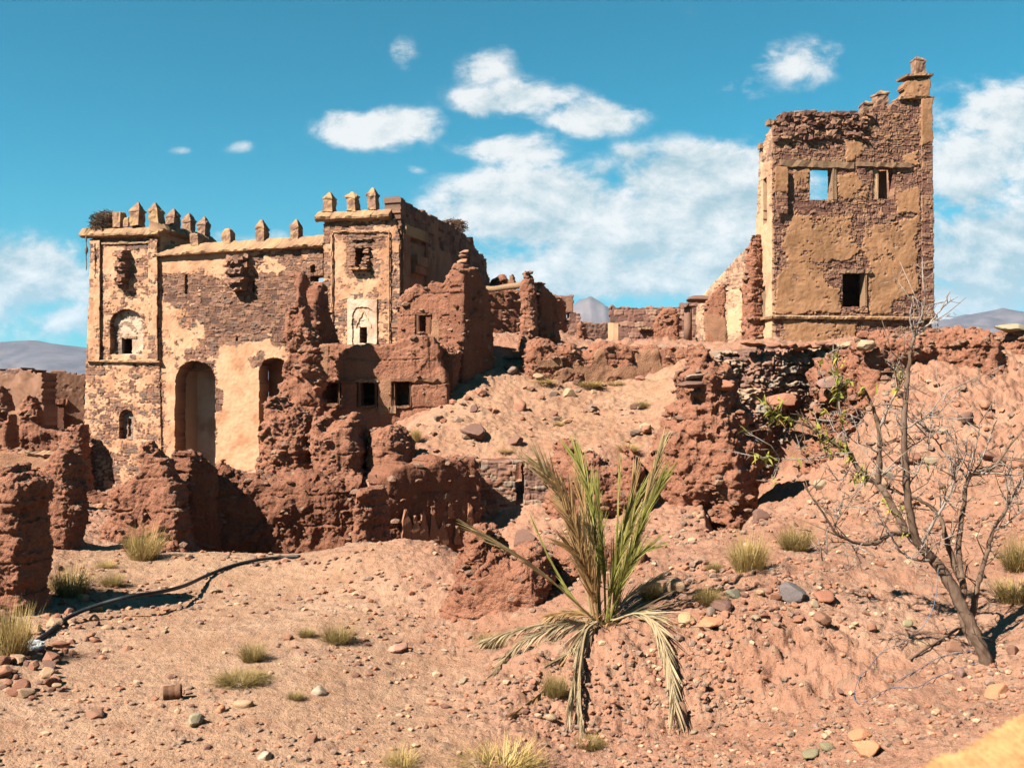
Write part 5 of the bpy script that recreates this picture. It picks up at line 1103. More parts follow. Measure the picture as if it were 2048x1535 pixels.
ruin('earth_bank', 'stony red earth buttress at the right end of the rubble retaining wall', 1690, 23.4, -4, [(1610, 960), (1628, 880), (1640, 800), (1632, 750), (1650, 712), (1690, 696), (1730, 700), (1760, 740), (1790, 800), (1800, 960)], T=1.6, r=.5, seed=170, base=-1., h=.026, lump=.25, rag=.12, cat='earth mass', st=16., blk=.9)
ruin('earth_bank', 'rough red earth bank face under the loaf-shaped wall, behind the tree top', 1880, 21.8, 4, [(1730, 960), (1745, 850), (1760, 800), (1800, 775), (1860, 768), (1930, 772), (1990, 766), (2050, 772), (2110, 800), (2140, 960)], T=2.0, r=.8, seed=171, base=-1., h=.024, lump=.3, rag=.12, cat='earth mass', st=16., blk=.9)
# broken mud ridge in front, behind the palm
ruin('mud_wall', 'broken red mud ridge in the foreground, just left of and behind the palm', 990, 10.4, 8, [(880, 1280), (892, 1225), (903, 1190), (914, 1150), (918, 1110), (925, 1075), (938, 1055), (958, 1047), (985, 1052), (1004, 1072), (1022, 1098), (1040, 1086), (1066, 1076), (1095, 1092), (1108, 1140), (1118, 1280)], T=1.0, r=.38, seed=145, base=-1., blk=.9, st=24., h=.010, lump=.13, rag=.05, group=G1, peb=.7)
ruin('mud_wall', 'dark low mud ridge directly behind the palm stems', 1210, 10.9, -6, [(1090, 1260), (1100, 1110), (1130, 1080), (1170, 1075), (1210, 1090), (1250, 1072), (1280, 1080), (1300, 1110), (1312, 1150), (1350, 1160), (1390, 1185), (1405, 1260)], T=.9, r=.32, seed=146, base=-1., blk=.8, st=20., h=.011, lump=.13, rag=.05, group=G1)
# bank steps on the left of mid-right
# far left background
Pf = Plane(120, 42, -20)
o = masonry('mud_house', Pf, [(86, 1000), (88, 745), (110, 740), (140, 742), (175, 748), (178, 1000)], M['farwall'], None, [uvbox(Pf, 114, 815, 126, 858)], h=.04, thick=.5, base=.4, seed=150, rag=.08, nf=.7); tag(o, 'distant ruined earth house with a slit doorway behind the left tower', 'house')
u0, z0 = Pf.uv(110, 808); u1, z1 = Pf.uv(136, 798); box_obj('lintel', Pf, u0, u1, z0, z1, .15, -.1, M['mud'], o, 3, .02, 6, 0.)
box_obj('back_wall', Pf.shift(-1.5), u0 - .5, u1 + .5, -1., z1 + .3, 0, -.3, M['mud2'], o, 3, 0., 4, 0.)
o = masonry('mud_house', Plane(40, 40, 14), [(-120, 1000), (-120, 735), (-40, 738), (0, 736), (30, 733), (60, 738), (88, 744), (90, 850), (80, 1000)], M['farwall'], None, h=.045, thick=.8, base=.3, seed=151, rag=.10, bow=.15, nf=.7); tag(o, 'distant crumbling earth house wall at the far left edge', 'house')
ruin('mud_wall', 'distant rounded wall corner with a hole lit from behind at the left edge', 15, 34, 10, [(-80, 1000), (-80, 790), (-20, 775), (8, 770), (18, 790), (28, 830), (34, 880), (36, 1000)], T=.7, r=.25, seed=152, h=.035, holes=[[(6, 820), (20, 822), (22, 842), (8, 842)]], lump=.1, group=G1)
ruin('mud_wall', 'distant stepped wall stub sloping down beside the far left house', 62, 37, -10, [(30, 1000), (36, 860), (44, 800), (60, 790), (76, 800), (90, 850), (120, 862), (168, 848), (175, 1000)], T=.8, r=.3, seed=153, h=.035, lump=.12, group=G1)
o, pl = ruin('mud_wall', 'low orange wall under a broken straw roof edge at the left', 70, 23, 18, [(-80, 1020), (-80, 905), (0, 892), (60, 900), (120, 912), (168, 925), (170, 1020)], T=.5, r=.10, seed=154, h=.03, lump=.05, group=G1, spots=[([(-80, 900), (170, 900), (170, 1000), (-80, 1000)], .6)])
u0, z0 = pl.uv(-80, 897); u1, z1 = pl.uv(150, 908)
sweep('thatch_edge', pl, [(-.5, -.30), (.20, -.07), (.26, -.01), (.05, .05), (-.5, -.2)], u0, u1, M['coping'], o, 60, .05, 5, (z0, z1 - .02), .3)
ruin('mud_wall', 'sunlit low wall joining the left tower foot, with a dark shadow across it', 150, 33, 8, [(118, 1010), (120, 900), (130, 860), (150, 848), (176, 846), (180, 1010)], T=.7, r=.2, seed=155, h=.035, lump=.08, group=G1)
ruin('mud_wall', 'low broken straw-topped wall at the foot of the left tower', 185, 27, 4, [(140, 1070), (150, 985), (175, 978), (205, 985), (240, 990), (240, 1070)], T=.8, r=.15, seed=156, h=.03, lump=.08, group=G1, mat='mud2')

# ------------------------------------------------------------------ nests, rope
def nest(label, c, rx, ry, rz, n, seed):
    rg = np.random.default_rng(seed); b = Bag()
    for i in range(n):
        a_ = rg.uniform(0, 2 * math.pi); rr = math.sqrt(rg.random()) ; zz = rg.uniform(-1, 1) * math.sqrt(max(0, 1 - (rr * .85) ** 2))
        p = np.array([c[0] + rx * rr * math.cos(a_), c[1] + ry * rr * math.sin(a_), c[2] + rz * zz])
        d = rg.normal(size=3) * (1, 1, .45); d += np.array([-math.sin(a_), math.cos(a_), 0]) * 1.4; d /= np.linalg.norm(d); ln = rg.uniform(.12, .36)
        mid = p + rg.normal(size=3) * .02
        V, Q, T = tube([p - d * ln / 2, mid, p + d * ln / 2], [.008, .012, .006], 3, False); b.add(V, Q, None, rg.random())
    o = b.mk('bird_nest', M['nest'], None, False); tag(o, label, 'nest', 'stork nests on the castle'); return o
cn = L.P(L.uv(204, 446)[0], L.uv(204, 446)[1], -.3); nest('big shaggy twig nest on the left front corner of the leftmost tower', cn, .64, .5, .52, 1500, 1)
cn2 = W(908, 452, 40.5); nest('twig nest on the sloping top of the middle tower flank', (cn2[0], cn2[1], cn2[2]), .55, .6, .28, 600, 2)
pr = [W(173, 470 + 14 * i, 37.6) + Vector((random.uniform(-.02, .02), 0, 0)) for i in range(6)]
V, Q, T = tube(spline(pr, 14), [.02, .035, .03, .015, .015, .05, .06, .03, .018, .02, .015, .018, .02, .01], 6); o = mk('hanging_rope', V, [Q, T], M['nest'], None, True); tag(o, 'dark frayed rope hanging from the nest past the left tower corner', 'rope')

# ------------------------------------------------------------------ stones
ROCKS = [rawmesh('rock', rock_shape(300 + i, IV, [.2, .6, 1.][i % 3]), IT, M['rock'], [True, False, False][i % 3]) for i in range(15)]
RCOL = [('blue-grey', (.13, .115, .115)), ('grey-green', (.24, .23, .16)), ('green-grey', (.24, .23, .16)), ('pale-green', (.33, .28, .18)), ('greenish', (.33, .28, .18)), ('mossy', (.22, .19, .11)), ('olive', (.30, .26, .15)), ('mauve', (.24, .14, .115)), ('orange', (.46, .21, .11)), ('yellowish', (.42, .28, .15)),
        ('pinkish', (.46, .24, .17)), ('red', (.30, .125, .075)), ('white', (.44, .34, .25)), ('pale', (.40, .27, .17)), ('tan', (.42, .27, .16)), ('dark', (.15, .08, .06)), ('grey', (.28, .23, .19)), ('brown', (.24, .12, .075))]
RPAL = [(.26, .115, .07), (.33, .155, .095), (.155, .085, .065), (.40, .25, .15), (.36, .175, .105), (.22, .155, .12), (.30, .23, .15), (.25, .115, .075), (.30, .14, .085), (.20, .10, .07)]
def place_rock(name, label, x, y, z, r, group=None, seed=None, sink=.35, tilt=.35, cat='rock', shape=None, rz=None, sc=(1, 1, 1)):
    rg = random.Random(seed if seed is not None else random.random())
    k = shape if shape is not None else rg.randrange(len(ROCKS))
    o = bpy.data.objects.new(name, ROCKS[k]); COL.objects.link(o)
    o.rotation_euler = (rg.uniform(-tilt, tilt), rg.uniform(-tilt, tilt), rz if rz is not None else rg.uniform(0, 6.28)); o.scale = (r * sc[0], r * sc[1], r * sc[2])
    hit = [c for w_, c in RCOL if w_ in label] if group is None else []
    o.color = (*(hit[0] if hit else (RPAL[rg.randrange(4)] if group and 'brown' in label else RPAL[rg.randrange(len(RPAL))])), 1)
    o.location = (x, y, z + r * .5 * sc[2] * (1 - 2 * sink)); tag(o, label, cat, group); return o
def scatter(label, group, n, reg, size, seed, cat='rock', name='rock', **k):
    rg = random.Random(seed); c = 0; tries = 0
    while c < n and tries < n * 30:
        tries += 1
        px, py = rg.uniform(reg[0], reg[2]), rg.uniform(reg[1], reg[3])
        x, y, z, ok = ground_hit(px, py)
        if not ok[0]: continue
        s = size[0] * (size[1] / size[0]) ** (rg.random() ** 1.7)
        place_rock(name, label, x[0], y[0], z[0], s / 2 / F * y[0], group, rg.random(), **k); c += 1
# stones one can point to
for (px, py, s, lab, kw) in [
    (1580, 1200, 66, 'dark blue-grey boulder in the stone row right of the palm', dict(shape=1)), (1645, 1200, 60, 'rounded red-brown boulder at the right end of the stone row', dict(shape=0)),
    (1468, 1192, 46, 'grey-green block in the stone row right of the palm', dict(shape=4)), (1398, 1200, 32, 'small round reddish stone in the stone row', dict(shape=3)), (1440, 1215, 60, 'dark shaded flat block in the stone row beside the palm', dict(shape=2)),
    (1345, 1185, 55, 'pair-like upright tan boulder just right of the palm stems', dict(shape=6)), (1300, 1172, 44, 'pale boulder half hidden behind the palm base', dict(shape=9)),
    (1645, 1243, 46, 'squarish brown rock on the slope just below the stone row', dict(shape=5)), (1420, 1252, 84, 'long flat orange slab lying on the bank edge right of the palm', dict(shape=7, sc=(1, .8, .5))), (1370, 1250, 40, 'yellowish slab on the bank edge next to the drooping frond', dict(shape=8)),
    (1048, 1085, 56, 'dark brown boulder perched on the mud ridge left of the palm', dict(shape=1)), (1118, 1140, 66, 'smooth tan boulder behind the palm leaf stalks', dict(shape=12)),
    (795, 1300, 60, 'broad pinkish slab tilted in the ground left of the palm', dict(shape=7, sc=(1, .8, .6))), (1105, 1447, 32, 'pale half-round stone below the drooping fronds', dict(shape=3)), (1360, 1440, 46, 'upright thin brown slab at the tip of the right drooping frond', dict(shape=10, sc=(.6, .6, 1.6))),
    (640, 1386, 34, 'rounded pale grey-white stone on the path right of the tin can', dict(shape=6)), (440, 1422, 30, 'small orange brick-shaped stone right of the tin can', dict(shape=5)), (490, 1412, 48, 'long grey-tan flat stone on the path', dict(shape=9, sc=(1, .7, .8))),
    (392, 1447, 36, 'pale greenish slab near the bottom of the path', dict(shape=8)), (530, 1515, 40, 'white-tan stone at the bottom of the path', dict(shape=12)), (624, 1483, 34, 'brown pyramid-like stone at lower middle', dict(shape=11)),
    (1620, 1512, 50, 'mossy green rounded stone at the bottom right', dict(shape=0)), (1655, 1500, 36, 'speckled pale stone beside the mossy green stone', dict(shape=3)), (1720, 1478, 58, 'orange clod of earth and rock at lower right', dict(shape=13)), (1735, 1510, 70, 'big crumbling orange clod near the bottom right', dict(shape=14)),
    (1990, 1390, 60, 'dark-sided orange rock near the right edge, below the tree', dict(shape=2)), (1920, 1350, 30, 'grey-mauve rounded cobble at the foot of the tree', dict(shape=6)), (1845, 1292, 34, 'tan cobble with a shadowed face on the slope left of the trunk', dict(shape=12)),
    (1815, 1250, 30, 'olive boulder on the slope left of the tree trunk', dict(shape=9)), (1680, 1390, 20, 'small dark-topped stone on the sandy bank', dict(shape=4)), (1905, 1302, 36, 'brown rock lying right beside the fallen stick', dict(shape=1)),
    (1520, 1035, 38, 'dark rock with a shadow on the upper slope below the rubble mass', dict(shape=1)), (110, 1250, 74, 'long tilted flat slab in the stone heap beside the hose', dict(shape=7, sc=(1, .6, .7))), (140, 1175, 60, 'large brown stone at the foot of the left grass tuft', dict(shape=2)), (950, 870, 70, 'dark fallen clod on the debris slope with a shaded hollow', dict(shape=13)), (190, 1435, 50, 'brown stone by itself at the bottom left edge', dict(shape=11))]:
    x, y, z, ok = ground_hit(px, py); place_rock('rock', lab, x[0], y[0], z[0], s / 2 / F * y[0], None, px, **kw)
scatter('angular brown stone in the heap along the left side of the path', 'stones heaped beside the path', 70, (0, 1240, 130, 1400), (16, 46), 1, sink=.15)
scatter('brown stone near the hose end at the left of the path', 'stones by the hose end', 20, (90, 1180, 200, 1310), (14, 36), 2, sink=.2)
scatter('loose stone lying in the row right of the palm', 'stones in the row beside the palm', 22, (1330, 1185, 1640, 1245), (14, 38), 3, sink=.25)
scatter('small loose stone on the pale path', 'stones scattered on the path', 26, (200, 1150, 1000, 1525), (9, 28), 4)
scatter('stone scattered on the red slope behind the palm', 'stones on the upper slope', 24, (1300, 1000, 2040, 1180), (10, 34), 5)
scatter('stone on the sandy foreground bank below the tree', 'stones on the foreground bank', 26, (1320, 1240, 2040, 1520), (10, 28), 6)
scatter('flat stone lying on the debris slope below the courtyard', 'stones on the debris slope', 44, (860, 690, 1340, 915), (12, 44), 7, sink=.25)
scatter('stone tumbled on the bank behind the bare tree', 'stones on the right bank', 46, (1600, 770, 2045, 985), (14, 46), 8, sink=.3)
# a little cairn and stones left on wall tops
for (px, py, Y, r, lab, sc) in [(925, 522, 29.0, .20, 'flat bottom stone of the little cairn on the house wall peak', (1, 1, .7)), (926, 512, 29.0, .16, 'rounded middle stone of the little cairn on the house wall peak', (1, 1, .9)), (929, 504, 29.0, .19, 'flat top stone of the little cairn on the house wall peak', (1, 1, .6)),
                          (1382, 768, 19.0, .27, 'long dark flat slab sticking out of the rubble mass', (1.2, .9, .5)), (1448, 770, 19.0, .22, 'flat reddish slab on the right shoulder of the rubble mass', (1, .9, .6)), (1390, 752, 19.0, .18, 'grey slab lying on the upper rubble mass', (1.2, .9, .45)), (1405, 718, 20., .14, 'small green-grey cobble near the top of the rubble mass', (1, 1, 1)),
                          (1440, 786, 19.2, .26, 'blue-grey slab jutting from the side of the rubble mass', (1, .7, .5)), (1565, 800, 23.9, .40, 'squared red block built into the retaining wall', (1, .8, .9)), (1655, 765, 22.6, .32, 'mauve rounded boulder in the retaining wall right end', (1, 1, 1.2)), (1730, 690, 21.9, .26, 'bulging pale boulder on the corner of the loaf-shaped wall', (1, 1, 1)),
                          (2025, 655, 24., .34, 'flat pale-green slab on the wall top at the right edge', (1.3, 1, .6)), (1400, 598, 38, .5, 'dark flat slab on the wall end above the courtyard column', (1.4, 1, .35)), (35, 975, 10.0, .07, 'grey pebble stuck in the leftmost mud stump', (1, 1, 1))]:
    p = W(px, py, Y); place_rock('rock', lab, p[0], p[1], p[2], r, None, px, .5, .12, sc=sc, shape=[1, 4, 7, 2][px % 4], rz=random.uniform(-.4, .4))
# loose flat stones along the top edge of the rubble wall
for i in range(16):
    px = 1500 + i * 14 + random.uniform(-5, 5); p = W(px, 692 + random.uniform(-4, 4), Pr.Y(px) - .1)
    place_rock('rock', 'flat loose stone lying along the top of the rubble retaining wall', p[0], p[1], p[2], random.uniform(.14, .32), 'flat stones on the retaining wall', i, .4, .12, sc=(1.2, .9, .6))

# gravel: nobody could count it
def gravel():
    n = 60000; px = RNG.uniform(-420, 2470, n); py = np.where(RNG.random(n) < .62, RNG.uniform(1000, 1560, n), RNG.uniform(700, 1560, n))
    x, y, z, ok = ground_hit(px, py)
    dens = fbm(x * .8, y * .8, 0, 4, .55, 77)
    ok &= RNG.random(n) < np.clip(.35 + dens * 1.4, .06, 1) * (1 - .35 * pathm[np.clip(np.searchsorted(YY, y), 0, nr - 1), np.clip(np.searchsorted(SS, x / y), 0, nc - 1)])
    x, y, z = x[ok], y[ok], z[ok]; n = len(x)
    s = (1.3 + 14 * RNG.random(n) ** 6) * (1 + .5 * ((y > 20) & (px[ok] > 860) & (px[ok] < 1420))) / F * y
    s = np.maximum(s, .006)
    var = np.array([rock_shape(500 + i, JV, .7) for i in range(12)])
    k = RNG.integers(0, 12, n); a_ = RNG.uniform(0, 6.28, n)
    V = var[k] * (s / 1.6)[:, None, None]
    c_, s_ = np.cos(a_)[:, None], np.sin(a_)[:, None]
    Vr = np.stack([V[..., 0] * c_ - V[..., 1] * s_ + x[:, None], V[..., 0] * s_ + V[..., 1] * c_ + y[:, None], V[..., 2] + z[:, None] + (s * .12)[:, None]], -1)
    T = (JT[None] + (np.arange(n) * len(JV))[:, None, None]).reshape(-1, 3)
    o = mk('gravel', Vr.reshape(-1, 3), T, M['gravel'], None, False, {'rn': np.repeat(RNG.random(n), len(JV))}, base=(0, 0, 0)); o['kind'] = 'stuff'; o['label'] = 'small stones strewn over the red ground'; o['category'] = 'gravel'
gravel()

# ------------------------------------------------------------------ plants
def blade(b, p, d, ln, w, bend, rn, segs=4, side=None):
    """thin tapering blade that bends with gravity"""
    d = np.array(d, float); d /= np.linalg.norm(d) + 1e-9
    if side is None: side = np.cross(d, (0, 0, 1.))
    side = np.array(side, float); side /= np.linalg.norm(side) + 1e-9
    V = []; q = np.array(p, float); st = ln / segs
    for i in range(segs + 1):
        f = i / segs; ww = w * (1 - f ** 1.6) * .5 + .0006
        V += [q - side * ww, q + side * ww]
        d = d + np.array([0, 0, -bend / segs]); d /= np.linalg.norm(d); q = q + d * st
    b.add(V, [(2 * i, 2 * i + 1, 2 * i + 3, 2 * i + 2) for i in range(segs)], a=rn)

def tuft_mesh(seed, n, spread, mat, wid=.0035, stiff=1.):
    rg = np.random.default_rng(seed); b = Bag()
    for i in range(n):
        a_ = rg.uniform(0, 6.283); r = rg.random() ** .6 * .42; le = rg.uniform(.2, spread)
        p = (r * math.cos(a_), r * math.sin(a_), -.06); a2 = a_ + rg.normal() * .5
        d = (math.cos(a2) * le, math.sin(a2) * le, 1.)
        blade(b, p, d, rg.uniform(.3, 1.05), wid * rg.uniform(5, 12), rg.uniform(.1, .5) * stiff, rg.random() ** .8, 4)
        if rg.random() < .35:   # side sprig
            q = np.array(p) + np.array(d) / np.linalg.norm(d) * rg.uniform(.2, .5)
            blade(b, q, np.array(d) + rg.normal(size=3) * .7, rg.uniform(.2, .45), wid * 6, .2, rg.random(), 3)
    V = np.concatenate(b.V); return rawmesh('grass_tuft', V, [np.concatenate(b.Q)], mat, False, {'rn': np.concatenate(b.a)})
TUFTS = [tuft_mesh(1, 800, 1.3, M['grass'], .0022), tuft_mesh(2, 700, .9, M['grass'], .0022), tuft_mesh(3, 800, 1.9, M['scrub'], .0022), tuft_mesh(4, 420, 2.0, M['grass'], .0022), tuft_mesh(5, 850, 1.7, M['scrub'], .002)]
for (px, py, wpx, hpx, k, lab) in [(20, 1310, 120, 130, 1, 'large yellow grass clump at the far left edge beside the white bag'), (140, 1190, 105, 78, 0, 'bushy golden grass tuft at the foot of the leftmost mud stump'), (225, 1170, 62, 34, 2, 'low flat olive-yellow tuft left of the hose bend'),
        (288, 1118, 92, 84, 0, 'tall golden tuft with a dark shadow below the shark-fin wall'), (400, 1098, 78, 50, 1, 'straw-pale tuft at the edge of the shaded pit'), (265, 1092, 50, 26, 2, 'thin tuft between the golden tuft and the mud stub'), (470, 1102, 60, 24, 3, 'sparse wispy tuft along the pit edge'),
        (212, 1134, 50, 22, 3, 'sparse low tuft in the stump shadow'), (675, 1285, 80, 52, 2, 'round olive scrub on the path left of the palm'), (612, 1272, 44, 24, 4, 'small greenish scrub beside the round olive scrub'), (505, 1322, 70, 50, 4, 'thin upright scrub above the creeping green patch'), (480, 1365, 120, 34, 2, 'creeping green-yellow weed patch in the middle of the path'),
        (985, 1290, 74, 32, 4, 'brownish dry scrub under the left trailing fronds'), (1112, 1395, 66, 64, 4, 'dark olive scrub under the hanging dead fronds'), (1005, 1535, 190, 70, 3, 'broad straw tuft at the bottom edge below the palm'), (800, 1535, 90, 60, 3, 'tall sparse straw stalks at the bottom edge'),
        (1497, 1140, 104, 96, 0, 'large round yellow-green tuft on the slope right of the palm'), (1592, 1100, 92, 70, 4, 'greyer tuft just behind the large round yellow-green tuft'), (1415, 1205, 66, 44, 4, 'dry scrub among the stone row'), (1428, 1142, 40, 28, 4, 'tiny scrub left of the large round tuft'), (1300, 1195, 60, 50, 4, 'dry stalks beside the right palm base'),
        (2040, 1140, 100, 90, 2, 'dark bushy scrub at the right edge behind the tree'), (2030, 1205, 120, 60, 1, 'yellow grass patch at the right edge behind the trunk'), (1180, 1500, 70, 30, 4, 'small greenish weed near the bottom centre'), (590, 1398, 40, 22, 4, 'little rust-brown weed near the pale stone'),
        (1010, 905, 40, 14, 3, 'dry tuft on the lower debris slope'), (1255, 905, 60, 22, 1, 'yellow dry grass patch at the foot of the debris slope'), (832, 880, 30, 34, 1, 'pale yellow tuft behind the cone-shaped lump'), (1090, 768, 60, 16, 3, 'dry tuft at the foot of the long low wall'), (1180, 775, 70, 16, 1, 'dry grass fringe at the middle of the long low wall'),
        (1230, 770, 40, 16, 3, 'short dry tuft below the peeling plaster patch'), (1285, 815, 36, 20, 4, 'grey-green scrub on the debris slope right side'), (1120, 850, 40, 14, 3, 'faint dry tuft in the middle of the debris slope')]:
    x, y, z, ok = ground_hit(px, py); o = bpy.data.objects.new('grass_tuft', TUFTS[k]); COL.objects.link(o)
    sx = wpx / F * y[0] / 1.7; o.scale = (sx, sx, hpx / F * y[0] / .98); o.location = (x[0], y[0], z[0]); o.rotation_euler = (0, 0, random.uniform(0, 6.28)); tag(o, lab, 'grass', 'dry grass tufts')

# palm
def palm():
    bx_, by_, bz_, _ = (q[0] for q in ground_hit(1205, 1248)); Yp = by_
    t = thing('date_palm', 'young date palm with upright green and straw fronds and dead fronds drooping to the ground', 'palm', (bx_, by_, bz_))
    def frond(ctrl, mat, stem, n, llen, fwd, seed, wid=.010, t0=.22, spread=1., fold=.5, hang=.25):
        rg = np.random.default_rng(seed)
        P = spline([W(px, py, Yp + dy) for (px, py, dy) in ctrl], 40)
        b = Bag(); V, Q, T = tube(P, np.linspace(.011, .003, 40), 5); b.add(V, Q, T, .35)
        Tn = np.gradient(P, axis=0); Tn /= np.linalg.norm(Tn, axis=1)[:, None]
        view = np.array([0, -1., 0.15])
        for i in range(n):
            f = t0 + (1 - t0) * (i + rg.random() * .5) / n; k = min(39, int(f * 39)); tg = Tn[k]
            sd_v = np.cross(tg, view); sd_v /= np.linalg.norm(sd_v) + 1e-9
            upv = np.cross(sd_v, tg)
            ln = llen * (math.sin(math.pi * min(1, .18 + .72 * (1 - abs(f - .55) * 1.1))) * .6 + .4) * rg.uniform(.85, 1.25) * (1 - .45 * max(0, f - .7) / .3)
            for sg in (-1, 1):
                d = tg * fwd + sd_v * sg * spread * rg.uniform(.55, 1.1) + upv * (fold * rg.uniform(.2, 1) * rg.choice([-1, 1]))
                blade(b, P[k], d, ln, wid * rg.uniform(.7, 1.2), rg.uniform(.0, hang), np.clip(rg.normal(.45, .28), 0, 1), 3, side=np.cross(d, view + rg.normal(size=3) * .5))
        b.mk('frond', M[mat], t)
    B = (1206, 1243)
    up = [([(1184, 1240, 0), (1168, 1140, -.05), (1150, 1050, -.12), (1112, 975, -.2), (1074, 922, -.28)], 'pstraw', 40, .36, 1.5, .55),
          ([(1200, 1243, .03), (1192, 1130, .08), (1188, 1030, .12), (1172, 960, .15), (1152, 912, .18)], 'pgreen', 38, .34, 1.6, .55),
          ([(1212, 1243, 0), (1208, 1150, -.03), (1203, 1080, -.06), (1198, 1020, -.08), (1193, 968, -.1)], 'pgreen', 34, .26, 2.2, .30),
          ([(1225, 1243, 0), (1230, 1150, .06), (1234, 1060, .12), (1237, 990, .15), (1239, 935, .18)], 'pgreen', 26, .22, 3.2, .16),
          ([(1222, 1243, .02), (1236, 1150, .12), (1250, 1070, .2), (1262, 1000, .25), (1270, 945, .3)], 'pbrown', 34, .28, 2.2, .35),
          ([(1228, 1243, 0), (1246, 1150, .0), (1270, 1070, -.02), (1297, 985, -.05), (1324, 888, -.1)], 'pstraw', 44, .30, 2.1, .32),
          ([(1228, 1243, -.02), (1252, 1140, -.1), (1278, 1060, -.16), (1302, 1005, -.22), (1325, 958, -.28)], 'pgreen', 40, .30, 2.0, .35),
          ([(1190, 1240, -.05), (1158, 1210, -.15), (1102, 1160, -.3), (1040, 1113, -.42), (956, 1062, -.55)], 'pstraw', 24, .36, 3.0, .22),
          ([(1190, 1240, .0), (1150, 1200, .02), (1110, 1135, .05), (1085, 1085, .08), (1068, 1046, .1)], 'pgreen', 26, .16, 3.2, .12),
          ([(1196, 1240, 0), (1186, 1150, .05), (1176, 1080, .1), (1166, 1010, .16), (1160, 965, .2)], 'pbrown', 36, .32, 1.9, .45),
          ([(1190, 1240, -.04), (1180, 1180, -.12), (1168, 1120, -.2), (1150, 1060, -.28), (1125, 1010, -.34)], 'pbrown', 32, .28, 1.5, .60),
          ([(1212, 1243, -.05), (1222, 1180, -.12), (1236, 1120, -.2), (1254, 1070, -.25), (1268, 1030, -.3)], 'pgreen', 30, .26, 1.8, .45),
          ([(1196, 1240, -.03), (1180, 1150, -.1), (1160, 1080, -.16), (1140, 1010, -.2), (1110, 965, -.24)], 'pbrown', 44, .34, 1.8, .5),
          ([(1202, 1240, .05), (1196, 1160, .1), (1184, 1090, .16), (1178, 1030, .2), (1176, 985, .24)], 'pstraw', 44, .32, 1.9, .45),
          ([(1216, 1243, .05), (1226, 1150, .1), (1240, 1085, .16), (1256, 1030, .22), (1282, 985, .26)], 'pgreen', 40, .32, 2.0, .40),
          ([(1196, 1242, -.06), (1188, 1195, -.12), (1176, 1150, -.2), (1156, 1110, -.26), (1128, 1085, -.3)], 'pbrown', 36, .28, 1.6, .6),
          ([(1218, 1242, -.06), (1232, 1195, -.1), (1250, 1150, -.16), (1272, 1115, -.22), (1298, 1095, -.26)], 'pgreen', 30, .26, 1.8, .5),
          ([(1222, 1242, .03), (1242, 1160, .04), (1266, 1090, .02), (1288, 1020, .0), (1308, 940, -.05)], 'pbrown', 40, .30, 2.1, .35),
          ([(1224, 1240, 0), (1244, 1205, .05), (1275, 1180, .12), (1300, 1165, .18), (1325, 1152, .22)], 'pgrey', 22, .16, 1.6, .5)]
    for i, (c, m_, n, ll, fw, sp) in enumerate(up): frond(c, m_, None, int(n * 1.25), ll * 1.2, fw * 1.15, 10 + i, .011, .16 if i != 7 else .42, sp * .9)
    def gd(pts, lift=.05):   # dead fronds that lie on or hang just over the bank
        out = []
        for (px, py) in pts:
            x, y, z, ok = ground_hit(px, py); yy = min(y[0] - lift, Yp); out.append((px, py, yy - Yp))
        return out
    dn = [([(1190, 1242), (1150, 1246), (1105, 1256), (1050, 1278), (1015, 1310), (985, 1352)], 'pgrey', 28, .26, 2.0, .4), ([(1192, 1243), (1168, 1256), (1156, 1300), (1148, 1350), (1138, 1416)], 'pgrey', 30, .26, 3.0, .2), ([(1194, 1243), (1172, 1262), (1162, 1320), (1158, 1380), (1162, 1448)], 'pgrey', 30, .26, 3.0, .2),
          ([(1225, 1240), (1275, 1226), (1308, 1246), (1332, 1300), (1345, 1360), (1350, 1418)], 'pgrey', 56, .34, 2.4, .42), ([(1194, 1243), (1160, 1275), (1122, 1330), (1080, 1385), (1015, 1434)], 'pbrown', 24, .18, 2.8, .25), ([(1190, 1242), (1140, 1240), (1080, 1248), (1020, 1262), (965, 1282)], 'pgrey', 24, .20, 2.2, .35),
          ([(1190, 1240), (1170, 1228), (1145, 1224), (1120, 1226), (1102, 1230)], 'pbrown', 24, .14, 2.0, .5), ([(1220, 1240), (1250, 1228), (1290, 1222), (1320, 1232)], 'pgrey', 20, .2, 1.6, .5), ([(1196, 1244), (1178, 1270), (1160, 1290), (1130, 1310), (1095, 1330)], 'pgrey', 20, .2, 2.0, .4)]
    for i, (c, m_, n, ll, fw, sp) in enumerate(dn): frond(gd(c, .20 if i in (1, 2, 3) else .08), m_, None, int(n * 2), ll * (1.5 if i in (1, 2) else 1.25), fw * 1.3, 40 + i, .014, .12, sp * 1.6, .3, 1.5)
    b = Bag(); rg = np.random.default_rng(9)
    for i in range(90):
        p = W(rg.uniform(1165, 1240), 1252, Yp + rg.uniform(-.1, .1)); blade(b, p, (rg.normal() * .6, rg.normal() * .4 - .2, rg.uniform(.2, 1)), rg.uniform(.1, .3), .012, .6, rg.random(), 4)
    b.mk('dead_leaf_bases', M['pbrown'], t)
palm()

